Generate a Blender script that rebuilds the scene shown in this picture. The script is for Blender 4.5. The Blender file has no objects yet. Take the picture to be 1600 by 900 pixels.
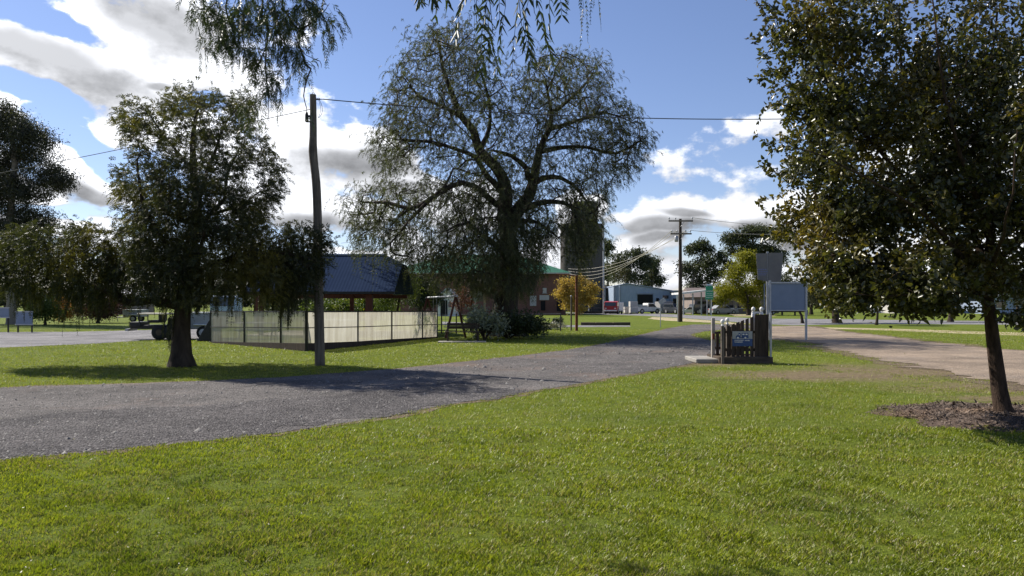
import bpy, bmesh, math, random
import numpy as np
from mathutils import Vector, Matrix

random.seed(7)
RNG = np.random.default_rng(11)
F_PX, HOR, CAM_H = 1150.0, 475.0, 1.6
PI = math.pi
S = bpy.context.scene
COL = S.collection

def P(px, py, Y):
    return Vector(((px - 800) / F_PX * Y, Y, CAM_H - (py - HOR) / F_PX * Y))

def G(px, py):
    Y = CAM_H * F_PX / (py - HOR)
    return Vector(((px - 800) / F_PX * Y, Y, 0.0))

def gy(py):
    return CAM_H * F_PX / (py - HOR)

# ------------------------------------------------------------------ materials
def new_mat(name):
    m = bpy.data.materials.new(name)
    m.use_nodes = True
    m.node_tree.nodes.clear()
    return m, m.node_tree.nodes, m.node_tree.links

def ramp(N, stops):
    r = N.new('ShaderNodeValToRGB')
    e = r.color_ramp.elements
    while len(e) > 1:
        e.remove(e[-1])
    e[0].position = stops[0][0]; e[0].color = (*stops[0][1], 1)
    for p, c in stops[1:]:
        n = e.new(p); n.color = (*c, 1)
    return r

def noise(N, L, scale, detail=4, rough=0.55, vec=None, stretch=None, coord='Object'):
    n = N.new('ShaderNodeTexNoise')
    n.inputs['Scale'].default_value = scale
    n.inputs['Detail'].default_value = detail
    n.inputs['Roughness'].default_value = rough
    if vec is None:
        tc = N.new('ShaderNodeTexCoord')
        vec = tc.outputs[coord]
    if stretch:
        mp = N.new('ShaderNodeMapping')
        mp.inputs['Scale'].default_value = stretch
        L.new(vec, mp.inputs['Vector'])
        vec = mp.outputs['Vector']
    L.new(vec, n.inputs['Vector'])
    return n

def mixc(N, L, fac, a, b, mode='MIX'):
    m = N.new('ShaderNodeMix'); m.data_type = 'RGBA'; m.blend_type = mode
    for sock, v in ((m.inputs[0], fac), (m.inputs[6], a), (m.inputs[7], b)):
        if isinstance(v, (int, float)):
            sock.default_value = v
        elif isinstance(v, tuple):
            sock.default_value = (*v, 1)
        else:
            L.new(v, sock)
    return m.outputs[2]

def mth(N, L, op, a, b=None, c=None, clamp=False):
    m = N.new('ShaderNodeMath'); m.operation = op; m.use_clamp = clamp
    for i, v in enumerate((a, b, c)):
        if v is None: continue
        if isinstance(v, (int, float)): m.inputs[i].default_value = v
        else: L.new(v, m.inputs[i])
    return m.outputs[0]

def bump(N, L, h, strength, dist=0.02):
    b = N.new('ShaderNodeBump')
    b.inputs['Strength'].default_value = strength
    b.inputs['Distance'].default_value = dist
    L.new(h, b.inputs['Height'])
    return b.outputs['Normal']

def surf(name, col, col2=None, rough=0.7, metal=0.0, nscale=6.0, bumpS=0.15, stretch=None, amount=1.0, spec=0.4, dirt=None, bdist=0.01):
    """painted / weathered surface: two tones through noise, fine bump"""
    m, N, L = new_mat(name)
    out = N.new('ShaderNodeOutputMaterial'); b = N.new('ShaderNodeBsdfPrincipled')
    col2 = col2 or tuple(c * 0.72 for c in col)
    n1 = noise(N, L, nscale, 6, 0.6, stretch=stretch)
    r = ramp(N, [(0.3, col2), (0.68, col)])
    L.new(n1.outputs[0], r.inputs[0])
    c = r.outputs[0]
    if dirt:
        n2 = noise(N, L, nscale * 0.35, 8, 0.7)
        r2 = ramp(N, [(0.5, (0, 0, 0)), (0.7, (1, 1, 1))])
        L.new(n2.outputs[0], r2.inputs[0])
        c = mixc(N, L, r2.outputs[0], c, dirt)
    L.new(c, b.inputs['Base Color'])
    b.inputs['Roughness'].default_value = rough
    b.inputs['Metallic'].default_value = metal
    b.inputs['Specular IOR Level'].default_value = spec
    n3 = noise(N, L, nscale * 8, 4, 0.6, stretch=stretch)
    L.new(bump(N, L, n3.outputs[0], bumpS, bdist), b.inputs['Normal'])
    L.new(b.outputs[0], out.inputs[0])
    return m

def bark(name, c1, c2, scale=5.0, st=(1, 1, 0.25), bs=0.7):
    m, N, L = new_mat(name)
    out = N.new('ShaderNodeOutputMaterial'); b = N.new('ShaderNodeBsdfPrincipled')
    n1 = noise(N, L, scale, 8, 0.65, stretch=st)
    r = ramp(N, [(0.3, c1), (0.7, c2)])
    L.new(n1.outputs[0], r.inputs[0]); L.new(r.outputs[0], b.inputs['Base Color'])
    b.inputs['Roughness'].default_value = 0.9; b.inputs['Specular IOR Level'].default_value = 0.15
    n2 = noise(N, L, scale * 3, 6, 0.7, stretch=st)
    L.new(bump(N, L, n2.outputs[0], bs, 0.04), b.inputs['Normal'])
    L.new(b.outputs[0], out.inputs[0])
    return m

def leafmat(name, c1, c2, c3=None, c3amt=0.5, trans=0.35, rough=0.5, spec=0.3, patch=0.5, tr_tint=(1.25, 1.3, 0.6), dry=None, dry_share=0.0):
    """leaf: every leaf its own tone between c1 and c2, whole patches turning c3 (autumn / new growth)"""
    m, N, L = new_mat(name)
    out = N.new('ShaderNodeOutputMaterial')
    g = N.new('ShaderNodeNewGeometry')
    c = mixc(N, L, g.outputs['Random Per Island'], c1, c2)
    if c3:
        n = noise(N, L, patch, 3, 0.5)
        r = ramp(N, [(0.62 - 0.25 * c3amt, (0, 0, 0)), (0.78 - 0.2 * c3amt, (1, 1, 1))])
        L.new(n.outputs[0], r.inputs[0])
        rr = mth(N, L, 'MULTIPLY', r.outputs[0], mth(N, L, 'MULTIPLY_ADD', g.outputs['Random Per Island'], 0.6, 0.35))
        c = mixc(N, L, rr, c, c3)
    if dry:
        # a share of the blades is dry straw, more of it in some patches than in others
        nd = noise(N, L, 1.3, 5, 0.65)
        fr = mth(N, L, 'FRACT', mth(N, L, 'MULTIPLY', g.outputs['Random Per Island'], 37.0))
        th = mth(N, L, 'MULTIPLY_ADD', mth(N, L, 'SUBTRACT', nd.outputs[0], 0.5), 1.6, dry_share)
        c = mixc(N, L, mth(N, L, 'LESS_THAN', fr, th), c, dry)
    b = N.new('ShaderNodeBsdfPrincipled')
    L.new(c, b.inputs['Base Color'])
    b.inputs['Roughness'].default_value = rough; b.inputs['Specular IOR Level'].default_value = spec
    t = N.new('ShaderNodeBsdfTranslucent')
    L.new(mixc(N, L, 1.0, c, tr_tint, 'MULTIPLY'), t.inputs['Color'])
    mx = N.new('ShaderNodeMixShader'); mx.inputs[0].default_value = trans
    L.new(b.outputs[0], mx.inputs[1]); L.new(t.outputs[0], mx.inputs[2])
    L.new(mx.outputs[0], out.inputs[0])
    return m

# ------------------------------------------------------------------ mesh builder
class MB:
    def __init__(s):
        s.v = []; s.f = []; s.sm = []
    def add(s, vs, fs, smooth=False):
        o = len(s.v)
        s.v.extend([tuple(v) for v in vs])
        s.f.extend([tuple(i + o for i in f) for f in fs])
        s.sm.extend([smooth] * len(fs))
        return s
    def box(s, c, d, rot=None, bev=0.0):
        """centre, full size, optional rotation (euler xyz); bev chamfers the vertical and horizontal edges"""
        bm = bmesh.new()
        bmesh.ops.create_cube(bm, size=1.0)
        for v in bm.verts:
            v.co = Vector((v.co.x * d[0], v.co.y * d[1], v.co.z * d[2]))
        if bev > 0:
            bmesh.ops.bevel(bm, geom=list(bm.edges), offset=bev, segments=1, affect='EDGES', profile=0.5)
        M = Matrix.Translation(Vector(c))
        if rot:
            from mathutils import Euler
            M = M @ Euler(rot).to_matrix().to_4x4()
        bm.transform(M)
        bm.verts.index_update()
        s.add([v.co.copy() for v in bm.verts], [[v.index for v in f.verts] for f in bm.faces])
        bm.free()
        return s
    def tube(s, pts, rad, n=8, cap=True):
        pts = [Vector(p) for p in pts]
        if not hasattr(rad, '__len__'): rad = [rad] * len(pts)
        vs, fs = [], []
        up = Vector((0.0, 0.0, 1.0)); prev = None
        for i, p in enumerate(pts):
            a = pts[max(i - 1, 0)]; b = pts[min(i + 1, len(pts) - 1)]
            t = (b - a)
            if t.length < 1e-9: t = Vector((0, 0, 1))
            t.normalize()
            if prev is None:
                x = t.cross(Vector((0, 1, 0)) if abs(t.y) < 0.9 else Vector((1, 0, 0)))
            else:
                x = prev - t * prev.dot(t)
                if x.length < 1e-6: x = t.orthogonal()
            x.normalize(); prev = x; y = t.cross(x)
            for k in range(n):
                a2 = 2 * PI * k / n
                vs.append(p + (x * math.cos(a2) + y * math.sin(a2)) * rad[i])
        for i in range(len(pts) - 1):
            for k in range(n):
                k2 = (k + 1) % n
                fs.append((i * n + k, i * n + k2, (i + 1) * n + k2, (i + 1) * n + k))
        s.add(vs, fs, True)
        if cap:
            m = len(pts) - 1
            s.add([vs[k] for k in range(n)][::-1], [tuple(range(n))])
            s.add([vs[m * n + k] for k in range(n)], [tuple(range(n))])
        return s
    def lathe(s, c, prof, n=16, axis='Z'):
        vs, fs = [], []
        for r, h in prof:
            for k in range(n):
                a = 2 * PI * k / n
                if axis == 'Z': vs.append((c[0] + r * math.cos(a), c[1] + r * math.sin(a), c[2] + h))
                elif axis == 'X': vs.append((c[0] + h, c[1] + r * math.cos(a), c[2] + r * math.sin(a)))
                else: vs.append((c[0] + r * math.cos(a), c[1] + h, c[2] + r * math.sin(a)))
        for i in range(len(prof) - 1):
            for k in range(n):
                k2 = (k + 1) % n
                fs.append((i * n + k, i * n + k2, (i + 1) * n + k2, (i + 1) * n + k))
        s.add(vs, fs, True)
        s.add([vs[k] for k in range(n)][::-1], [tuple(range(n))])
        s.add([vs[-n + k] for k in range(n)], [tuple(range(n))])
        return s
    def prism(s, poly, y0, y1, plane='XZ'):
        """polygon in plane extruded along the third axis"""
        n = len(poly)
        def p3(a, b, d):
            return (a, d, b) if plane == 'XZ' else ((d, a, b) if plane == 'YZ' else (a, b, d))
        vs = [p3(a, b, y0) for a, b in poly] + [p3(a, b, y1) for a, b in poly]
        fs = [tuple(range(n)), tuple(range(2 * n - 1, n - 1, -1))]
        fs += [(i, i + n, (i + 1) % n + n, (i + 1) % n) for i in range(n)]
        return s.add(vs, fs)
    def sphere(s, c, r, seg=12, ring=8, sc=(1, 1, 1)):
        prof = [(max(1e-4, r * math.sin(PI * i / ring)), -r * math.cos(PI * i / ring)) for i in range(ring + 1)]
        o = len(s.v)
        s.lathe((0, 0, 0), prof, seg)
        s.v[o:] = [(c[0] + v[0] * sc[0], c[1] + v[1] * sc[1], c[2] + v[2] * sc[2]) for v in s.v[o:]]
        return s
    def build(s, name, mat, parent=None, bevel=0.0):
        me = bpy.data.meshes.new(name)
        me.from_pydata(s.v, [], s.f)
        me.polygons.foreach_set('use_smooth', s.sm)
        bm = bmesh.new(); bm.from_mesh(me)
        bmesh.ops.recalc_face_normals(bm, faces=bm.faces)
        bm.to_mesh(me); bm.free()
        me.materials.append(mat)
        o = bpy.data.objects.new(name, me)
        COL.objects.link(o)
        if parent: o.parent = parent
        if bevel:
            md = o.modifiers.new('Bevel', 'BEVEL'); md.width = bevel; md.segments = 2; md.limit_method = 'ANGLE'
        return o

def np_mesh(name, V, Fq, mat, parent=None, smooth=False, nper=4):
    me = bpy.data.meshes.new(name)
    V = np.ascontiguousarray(V, dtype=np.float32); Fq = np.ascontiguousarray(Fq, dtype=np.int32)
    me.vertices.add(len(V)); me.vertices.foreach_set('co', V.ravel())
    me.loops.add(Fq.size); me.loops.foreach_set('vertex_index', Fq.ravel())
    me.polygons.add(len(Fq)); me.polygons.foreach_set('loop_start', np.arange(0, Fq.size, nper, dtype=np.int32))
    me.polygons.foreach_set('loop_total', np.full(len(Fq), nper, dtype=np.int32))
    if smooth: me.polygons.foreach_set('use_smooth', np.ones(len(Fq), dtype=bool))
    me.update(calc_edges=True); me.validate()
    me.materials.append(mat)
    o = bpy.data.objects.new(name, me); COL.objects.link(o)
    if parent: o.parent = parent
    return o

def tag(o, label, cat, group=None, kind=None):
    if label: o['label'] = label
    if cat: o['category'] = cat
    if group: o['group'] = group
    if kind: o['kind'] = kind
    return o

def thing(name, label, cat, loc, rz=0.0, group=None):
    o = bpy.data.objects.new(name, None); COL.objects.link(o)
    o.location = loc; o.rotation_euler = (0, 0, rz); o.empty_display_size = 0.3
    return tag(o, label, cat, group)

def dup(root, loc, rz, label, group=None):
    r = root.copy(); COL.objects.link(r); r.location = loc; r.rotation_euler = (0, 0, rz)
    r['label'] = label
    if group: r['group'] = group
    for ch in list(root.children):
        c = ch.copy(); COL.objects.link(c); c.parent = r
        for g in ch.children:
            d = g.copy(); COL.objects.link(d); d.parent = c
    return r

# ------------------------------------------------------------------ camera, light, sky
cam = bpy.data.cameras.new('camera'); co = bpy.data.objects.new('camera', cam); COL.objects.link(co)
co.location = (0, 0, CAM_H); co.rotation_euler = (PI / 2, 0, 0)
cam.sensor_width = 36; cam.lens = F_PX / 1600 * 36; cam.shift_y = (HOR - 450) / 1600
cam.clip_start = 0.05; cam.clip_end = 8000
S.camera = co

SUN = Vector((-6.5, 4.2, 7.0)).normalized()
SUN_EL = math.asin(SUN.z); SUN_AZ = math.atan2(SUN.x, SUN.y)
sl = bpy.data.lights.new('sun', 'SUN'); so = bpy.data.objects.new('sun', sl); COL.objects.link(so)
sl.energy = 4.6; sl.angle = math.radians(0.55); sl.color = (1.0, 0.94, 0.84)
so.rotation_euler = (-SUN).to_track_quat('-Z', 'Y').to_euler()
so.location = (-40, 30, 50)

W = bpy.data.worlds.new('World'); S.world = W; W.use_nodes = True

def sky_world():
    N = W.node_tree.nodes; L = W.node_tree.links; N.clear()
    # node group: cloud cover at a direction (azimuth, elevation)
    def ad(px, py):
        u = (px - 800) / F_PX; v = (HOR - py) / F_PX
        return math.atan(u), math.atan2(v, math.hypot(1, u))
    K = 1 / F_PX
    def field(name, blobs, amp, nscale, det, holes=()):
        g = bpy.data.node_groups.new(name, 'ShaderNodeTree')
        g.interface.new_socket('P', in_out='INPUT', socket_type='NodeSocketVector')
        g.interface.new_socket('D', in_out='OUTPUT', socket_type='NodeSocketFloat')
        n, l = g.nodes, g.links
        gi = n.new('NodeGroupInput'); go = n.new('NodeGroupOutput')
        # domain warp so that the outlines billow
        wn = n.new('ShaderNodeTexNoise'); wn.inputs['Scale'].default_value = 7.0; wn.inputs['Detail'].default_value = 3
        l.new(gi.outputs[0], wn.inputs['Vector'])
        w1 = n.new('ShaderNodeVectorMath'); w1.operation = 'SUBTRACT'; w1.inputs[1].default_value = (0.5, 0.5, 0.5); l.new(wn.outputs['Color'], w1.inputs[0])
        w2 = n.new('ShaderNodeVectorMath'); w2.operation = 'MULTIPLY_ADD'; w2.inputs[1].default_value = (0.12, 0.07, 0)
        l.new(w1.outputs[0], w2.inputs[0]); l.new(gi.outputs[0], w2.inputs[2])
        cur = None
        for (px, py, rx, ry, rot, *am) in blobs:
            am = am[0] if am else 1.0
            a, e = ad(px, py)
            s1 = n.new('ShaderNodeVectorMath'); s1.operation = 'SUBTRACT'; s1.inputs[1].default_value = (a, e, 0); l.new(w2.outputs[0], s1.inputs[0])
            vv = s1.outputs[0]
            if rot:
                vr = n.new('ShaderNodeVectorRotate'); vr.rotation_type = 'Z_AXIS'; vr.inputs['Angle'].default_value = -math.radians(rot)
                l.new(vv, vr.inputs['Vector']); vv = vr.outputs[0]
            s2 = n.new('ShaderNodeVectorMath'); s2.operation = 'MULTIPLY'; s2.inputs[1].default_value = (1 / (rx * K), 1 / (ry * K), 0); l.new(vv, s2.inputs[0])
            ln = n.new('ShaderNodeVectorMath'); ln.operation = 'LENGTH'; l.new(s2.outputs[0], ln.inputs[0])
            d = mth(n, l, 'MULTIPLY', mth(n, l, 'SUBTRACT', 1.0, ln.outputs['Value']), am)
            cur = d if cur is None else mth(n, l, 'SMOOTH_MAX', cur, d, 0.25)
        cur = mth(n, l, 'MAXIMUM', cur, -1.2)
        f1 = n.new('ShaderNodeTexNoise'); f1.inputs['Scale'].default_value = nscale; f1.inputs['Detail'].default_value = det; f1.inputs['Roughness'].default_value = 0.58
        mp = n.new('ShaderNodeMapping'); mp.inputs['Scale'].default_value = (1, 1.5, 1); l.new(gi.outputs[0], mp.inputs['Vector']); l.new(mp.outputs[0], f1.inputs['Vector'])
        f = mth(n, l, 'MULTIPLY', mth(n, l, 'SUBTRACT', f1.outputs[0], 0.5), amp)
        tot = mth(n, l, 'ADD', cur, f)
        for (px, py, rx, ry, rot) in holes:
            a, e = ad(px, py)
            s1 = n.new('ShaderNodeVectorMath'); s1.operation = 'SUBTRACT'; s1.inputs[1].default_value = (a, e, 0); l.new(w2.outputs[0], s1.inputs[0])
            vr = n.new('ShaderNodeVectorRotate'); vr.rotation_type = 'Z_AXIS'; vr.inputs['Angle'].default_value = -math.radians(rot); l.new(s1.outputs[0], vr.inputs['Vector'])
            s2 = n.new('ShaderNodeVectorMath'); s2.operation = 'MULTIPLY'; s2.inputs[1].default_value = (1 / (rx * K), 1 / (ry * K), 0); l.new(vr.outputs[0], s2.inputs[0])
            ln = n.new('ShaderNodeVectorMath'); ln.operation = 'LENGTH'; l.new(s2.outputs[0], ln.inputs[0])
            tot = mth(n, l, 'SUBTRACT', tot, mth(n, l, 'MAXIMUM', mth(n, l, 'MULTIPLY', mth(n, l, 'SUBTRACT', 1.0, ln.outputs['Value']), 1.6), 0.0))
        l.new(tot, go.inputs[0])
        return g
    cover = field('cloud_cover', CLOUDS, 2.5, 16.0, 10, HOLES)
    grey = field('cloud_grey', GREYS, 0.9, 10.0, 7)
    tc = N.new('ShaderNodeTexCoord')
    sp = N.new('ShaderNodeSeparateXYZ'); L.new(tc.outputs['Generated'], sp.inputs[0])
    az = mth(N, L, 'ARCTAN2', sp.outputs[0], sp.outputs[1])
    el = mth(N, L, 'ARCSINE', sp.outputs[2])
    cb = N.new('ShaderNodeCombineXYZ'); L.new(az, cb.inputs[0]); L.new(el, cb.inputs[1])
    def use(g, vec):
        x = N.new('ShaderNodeGroup'); x.node_tree = g; L.new(vec, x.inputs[0]); return x.outputs[0]
    D = use(cover, cb.outputs[0])
    off = N.new('ShaderNodeVectorMath'); off.operation = 'ADD'; off.inputs[1].default_value = (-0.012, 0.022, 0); L.new(cb.outputs[0], off.inputs[0])
    D2 = use(cover, off.outputs[0])
    Gy = use(grey, cb.outputs[0])
    mr = N.new('ShaderNodeMapRange'); mr.interpolation_type = 'SMOOTHSTEP'
    mr.inputs['From Min'].default_value = -0.06; mr.inputs['From Max'].default_value = 0.34
    L.new(D, mr.inputs['Value'])
    mask = mr.outputs[0]
    lit = mth(N, L, 'MULTIPLY_ADD', mth(N, L, 'SUBTRACT', D, D2), 0.75, 0.60, clamp=True)
    mg = N.new('ShaderNodeMapRange'); mg.interpolation_type = 'SMOOTHSTEP'; mg.inputs['From Min'].default_value = -0.25; mg.inputs['From Max'].default_value = 0.65
    L.new(Gy, mg.inputs['Value'])
    # sunlit cloud close to the sun is brighter
    sd = N.new('ShaderNodeVectorMath'); sd.operation = 'DOT_PRODUCT'; sd.inputs[1].default_value = SUN; L.new(tc.outputs['Generated'], sd.inputs[0])
    glow = mth(N, L, 'POWER', mth(N, L, 'MAXIMUM', sd.outputs['Value'], 0.0), 3.0)
    base = mth(N, L, 'MULTIPLY_ADD', glow, 0.55, 0.54)
    tone = mth(N, L, 'MULTIPLY', base, mth(N, L, 'MULTIPLY_ADD', lit, 0.75, 0.55))
    tone = mth(N, L, 'MULTIPLY', tone, mth(N, L, 'MULTIPLY_ADD', mg.outputs[0], -0.60, 1.0))
    cc = N.new('ShaderNodeVectorMath'); cc.operation = 'SCALE'
    cc.inputs[0].default_value = (0.965, 0.985, 1.04); L.new(tone, cc.inputs['Scale'])
    sky = N.new('ShaderNodeTexSky'); sky.sky_type = 'NISHITA'; sky.sun_disc = False
    sky.sun_elevation = SUN_EL; sky.sun_rotation = SUN_AZ
    sky.air_density = 1.0; sky.dust_density = 0.15; sky.ozone_density = 2.2; sky.altitude = 200
    skc = mixc(N, L, 1.0, sky.outputs[0], SKY_TINT, 'MULTIPLY')
    bg1 = N.new('ShaderNodeBackground'); bg1.inputs['Strength'].default_value = SKY_STR; L.new(skc, bg1.inputs['Color'])
    bg2 = N.new('ShaderNodeBackground'); bg2.inputs['Strength'].default_value = 1.0; L.new(cc.outputs[0], bg2.inputs['Color'])
    mx = N.new('ShaderNodeMixShader'); L.new(mask, mx.inputs[0]); L.new(bg1.outputs[0], mx.inputs[1]); L.new(bg2.outputs[0], mx.inputs[2])
    out = N.new('ShaderNodeOutputWorld'); L.new(mx.outputs[0], out.inputs[0])

SKY_STR = 0.072
SKY_TINT = (1.06, 1.0, 1.13)
# px, py, rx, ry, rotation
CLOUDS = [
    (60, 85, 210, 50, -12), (240, 55, 170, 95, 0), (320, 115, 120, 80, 0), (190, 180, 140, 34, -6), (300, 190, 110, 60, -25), (95, 12, 40, 10, 0, .4), (-120, 120, 90, 90, 0),
    (20, 160, 45, 10, 0), (110, 255, 60, 40, -35), (150, 285, 75, 30, -18), (60, 300, 70, 30, 0), (100, 355, 110, 30, -12), (160, 345, 50, 18, 0),
    (540, 245, 125, 60, -22), (470, 230, 90, 70, 0), (620, 290, 110, 32, -15), (480, 330, 110, 42, 0), (560, 330, 100, 30, 0), (540, 385, 70, 18, 0), (400, 290, 90, 80, 0),
    (640, 380, 80, 30, 0), (720, 330, 90, 40, 0), (860, 400, 60, 40, 0), (900, 345, 36, 42, 0), (935, 325, 30, 20, 0),
    (1040, 345, 92, 36, 4), (1150, 328, 105, 34, 4), (1230, 340, 90, 46, 0), (1010, 378, 60, 22, 0), (1300, 360, 90, 40, 0), (1000, 420, 80, 28, 0), (1080, 440, 90, 20, 0), (1190, 420, 80, 30, 0),
    (1168, 214, 50, 19, 18, .34), (1112, 228, 26, 9, 0, .12), (1198, 276, 56, 17, 3, .34), (1116, 268, 24, 12, 0, .24), (1056, 258, 24, 12, 0, .12),
    (1500, 250, 120, 50, 0), (1450, 400, 150, 40, 0), (1580, 120, 70, 30, 0),
    (-250, 150, 260, 110, 0), (-500, -100, 300, 130, 0), (-900, 330, 400, 60, 0), (2300, 250, 380, 90, 0), (2900, 350, 500, 60, 0), (-2200, 200, 500, 130, 0), (3600, 100, 450, 150, 0),
]
HOLES = [(70, 152, 110, 24, -6), (130, 225, 100, 30, -25), (60, 22, 80, 22, -20), (110, 335, 80, 18, -8), (330, 165, 60, 18, 10), (560, 375, 90, 16, 0), (440, 390, 60, 14, 0)]
GREYS = [
    (85, 92, 150, 34, -14), (250, 22, 140, 42, -8), (150, 300, 60, 16, -12), (120, 330, 50, 14, 0), (40, 275, 50, 25, 0),
    (560, 262, 100, 24, -8), (620, 300, 70, 14, -5), (480, 345, 80, 16, 0), (1040, 355, 90, 15, 3), (1030, 375, 50, 9, 0), (1190, 352, 60, 14, 0), (1060, 335, 50, 8, 0), (1260, 365, 70, 14, 0), (1010, 432, 60, 9, 0), (250, 128, 24, 8, 0),
]
sky_world()
S.view_settings.view_transform = 'Standard'; S.view_settings.look = 'None'
S.view_settings.exposure = 0.75; S.view_settings.gamma = 1.0; S.view_settings.use_curve_mapping = False
S.render.engine = 'CYCLES'
cy = S.cycles
cy.max_bounces = 6; cy.diffuse_bounces = 3; cy.glossy_bounces = 2; cy.transmission_bounces = 4; cy.transparent_max_bounces = 12
cy.caustics_reflective = False; cy.caustics_refractive = False
cy.use_adaptive_sampling = True; cy.use_denoising = True

# ------------------------------------------------------------------ vegetation machinery
def unit(a):
    return a / np.maximum(np.linalg.norm(a, axis=-1, keepdims=True), 1e-9)

def smooth_path(pts, step):
    """Catmull-Rom through pts, resampled about every step"""
    p = [np.array(q, float) for q in pts]
    p = [2 * p[0] - p[1]] + p + [2 * p[-1] - p[-2]]
    out = []
    for i in range(1, len(p) - 2):
        a, b, c, d = p[i - 1], p[i], p[i + 1], p[i + 2]
        n = max(2, int(np.linalg.norm(c - b) / step))
        for k in range(n):
            t = k / n
            out.append(0.5 * ((2 * b) + (c - a) * t + (2 * a - 5 * b + 4 * c - d) * t * t + (3 * b - a - 3 * c + d) * t ** 3))
    out.append(p[-2])
    return np.array(out)

class Tree:
    """skeleton: hand-laid limbs, then every attractor point is joined to the nearest branch by a bent twig"""
    def __init__(s, cap=60000):
        s.p = np.zeros((cap, 3)); s.par = np.full(cap, -1, int); s.d = np.zeros((cap, 3)); s.rmin = np.zeros(cap); s.n = 0
        s.tips = []
    def node(s, p, par, rmin=0.0):
        i = s.n; s.p[i] = p; s.par[i] = par; s.rmin[i] = rmin
        if par >= 0:
            v = s.p[i] - s.p[par]; s.d[i] = v / max(np.linalg.norm(v), 1e-9)
        else:
            s.d[i] = (0, 0, 1)
        s.n += 1
        return i
    def limb(s, pts, r0, r1, step=0.3, wob=0.0, pw=0.8):
        q = smooth_path(pts, step)
        if wob:
            w = RNG.normal(0, wob, q.shape); w[0] = 0
            w = np.cumsum(w, 0); w -= np.linspace(0, 1, len(w))[:, None] * w[-1]
            q = q + w
        if s.n == 0:
            cur = s.node(q[0], -1, r0)
        else:
            cur = int(np.argmin(((s.p[:s.n] - q[0]) ** 2).sum(1)))
        for k in range(1, len(q)):
            cur = s.node(q[k], cur, r0 + (r1 - r0) * (k / (len(q) - 1)) ** pw)
        return cur
    def grow(s, pts, step=0.35, bend=0.35, wob=0.06, lift=0.0, back=0.5):
        base = s.p[:s.n].copy()
        dd = np.array([np.min(((base - q) ** 2).sum(1)) for q in pts])
        for q in pts[np.argsort(dd)]:
            v = q - s.p[:s.n]
            d = np.linalg.norm(v, axis=1)
            cosv = (v * s.d[:s.n]).sum(1) / np.maximum(d, 1e-6)
            i = int(np.argmin(d * (1 + back * (1 - cosv))))
            L = d[i]
            if L < 1e-3: continue
            n = max(1, int(L / step))
            c = s.p[i] + s.d[i] * L * bend + np.array((0, 0, lift * L))
            cur = i
            for k in range(1, n + 1):
                t = k / n
                x = (1 - t) ** 2 * s.p[i] + 2 * t * (1 - t) * c + t * t * q
                if k < n: x = x + RNG.normal(0, wob * min(1, L), 3)
                cur = s.node(x, cur)
            s.tips.append(cur)
    def radii(s, r0, p=2.4, rmax=9.0):
        a = np.zeros(s.n); r = np.zeros(s.n)
        for i in range(s.n - 1, -1, -1):
            r[i] = max(r0, min(a[i] ** (1 / p), rmax), s.rmin[i])
            if s.par[i] >= 0: a[s.par[i]] += max(r0, min(a[i] ** (1 / p), rmax)) ** p
        s.r = r
        return r
    def mesh(s, name, mat, parent, flare=1.0, flare_h=0.5, minr=0.0, lump=0.0):
        kids = [[] for _ in range(s.n)]
        for i in range(1, s.n):
            if s.par[i] >= 0: kids[s.par[i]].append(i)
        V, Fq = [], []; off = 0
        starts = [(0, None)]
        while starts:
            i, frm = starts.pop()
            chain = [frm, i] if frm is not None else [i]
            while kids[chain[-1]]:
                ks = kids[chain[-1]]
                m = max(ks, key=lambda k: s.r[k])
                for k in ks:
                    if k != m: starts.append((k, chain[-1]))
                chain.append(m)
            if len(chain) < 2: continue
            rr = s.r[chain].copy()
            if frm is not None: rr[0] = min(rr[0], rr[1] * 1.15)
            if rr.max() < minr: continue
            pts = s.p[chain]
            rr = rr.copy(); rr[-1] *= 0.5
            n = 12 if rr.max() > 0.12 else (6 if rr.max() > 0.03 else 3)
            t = np.gradient(pts, axis=0); t = unit(t)
            ref = np.array((0.31, 0.95, 0.1)); ref /= np.linalg.norm(ref)
            x = np.cross(t, ref); bad = np.linalg.norm(x, axis=1) < 0.1
            x[bad] = np.cross(t[bad], np.array((1.0, 0, 0)))
            x = unit(x); y = np.cross(t, x)
            if frm is None and flare > 1:
                h = pts[:, 2] - pts[0, 2]
                rr = rr * (1 + (flare - 1) * np.exp(-h / flare_h * 2.5))
            ang = np.arange(n) * 2 * PI / n
            R = rr[:, None] * np.ones(n)[None]
            if n == 12 and lump:
                R = R * (1 + lump * np.sin(ang * 3 + 1.0 + pts[:, 2:3] * 0.6) + lump * 0.6 * np.sin(ang * 5 + pts[:, 2:3] * 1.7))
            v = pts[:, None, :] + (x[:, None, :] * np.cos(ang)[None, :, None] + y[:, None, :] * np.sin(ang)[None, :, None]) * R[:, :, None]
            m = len(chain)
            idx = np.arange(m * n).reshape(m, n) + off
            f = np.stack([idx[:-1], np.roll(idx, -1, 1)[:-1], np.roll(idx, -1, 1)[1:], idx[1:]], -1).reshape(-1, 4)
            V.append(v.reshape(-1, 3)); Fq.append(f); off += m * n
        return np_mesh(name, np.concatenate(V), np.concatenate(Fq), mat, parent, True)

def leaves_diamond(B, A, Sd, Lg, Wd):
    """B base, A axis, Sd side -> quads"""
    n = len(B)
    Lg = np.broadcast_to(np.asarray(Lg, float), (n,))[:, None]; Wd = np.broadcast_to(np.asarray(Wd, float), (n,))[:, None]
    V = np.stack([B, B + A * Lg * 0.42 + Sd * Wd * 0.5, B + A * Lg, B + A * Lg * 0.42 - Sd * Wd * 0.5], 1).reshape(-1, 3)
    return V, np.arange(n * 4).reshape(n, 4)

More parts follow.
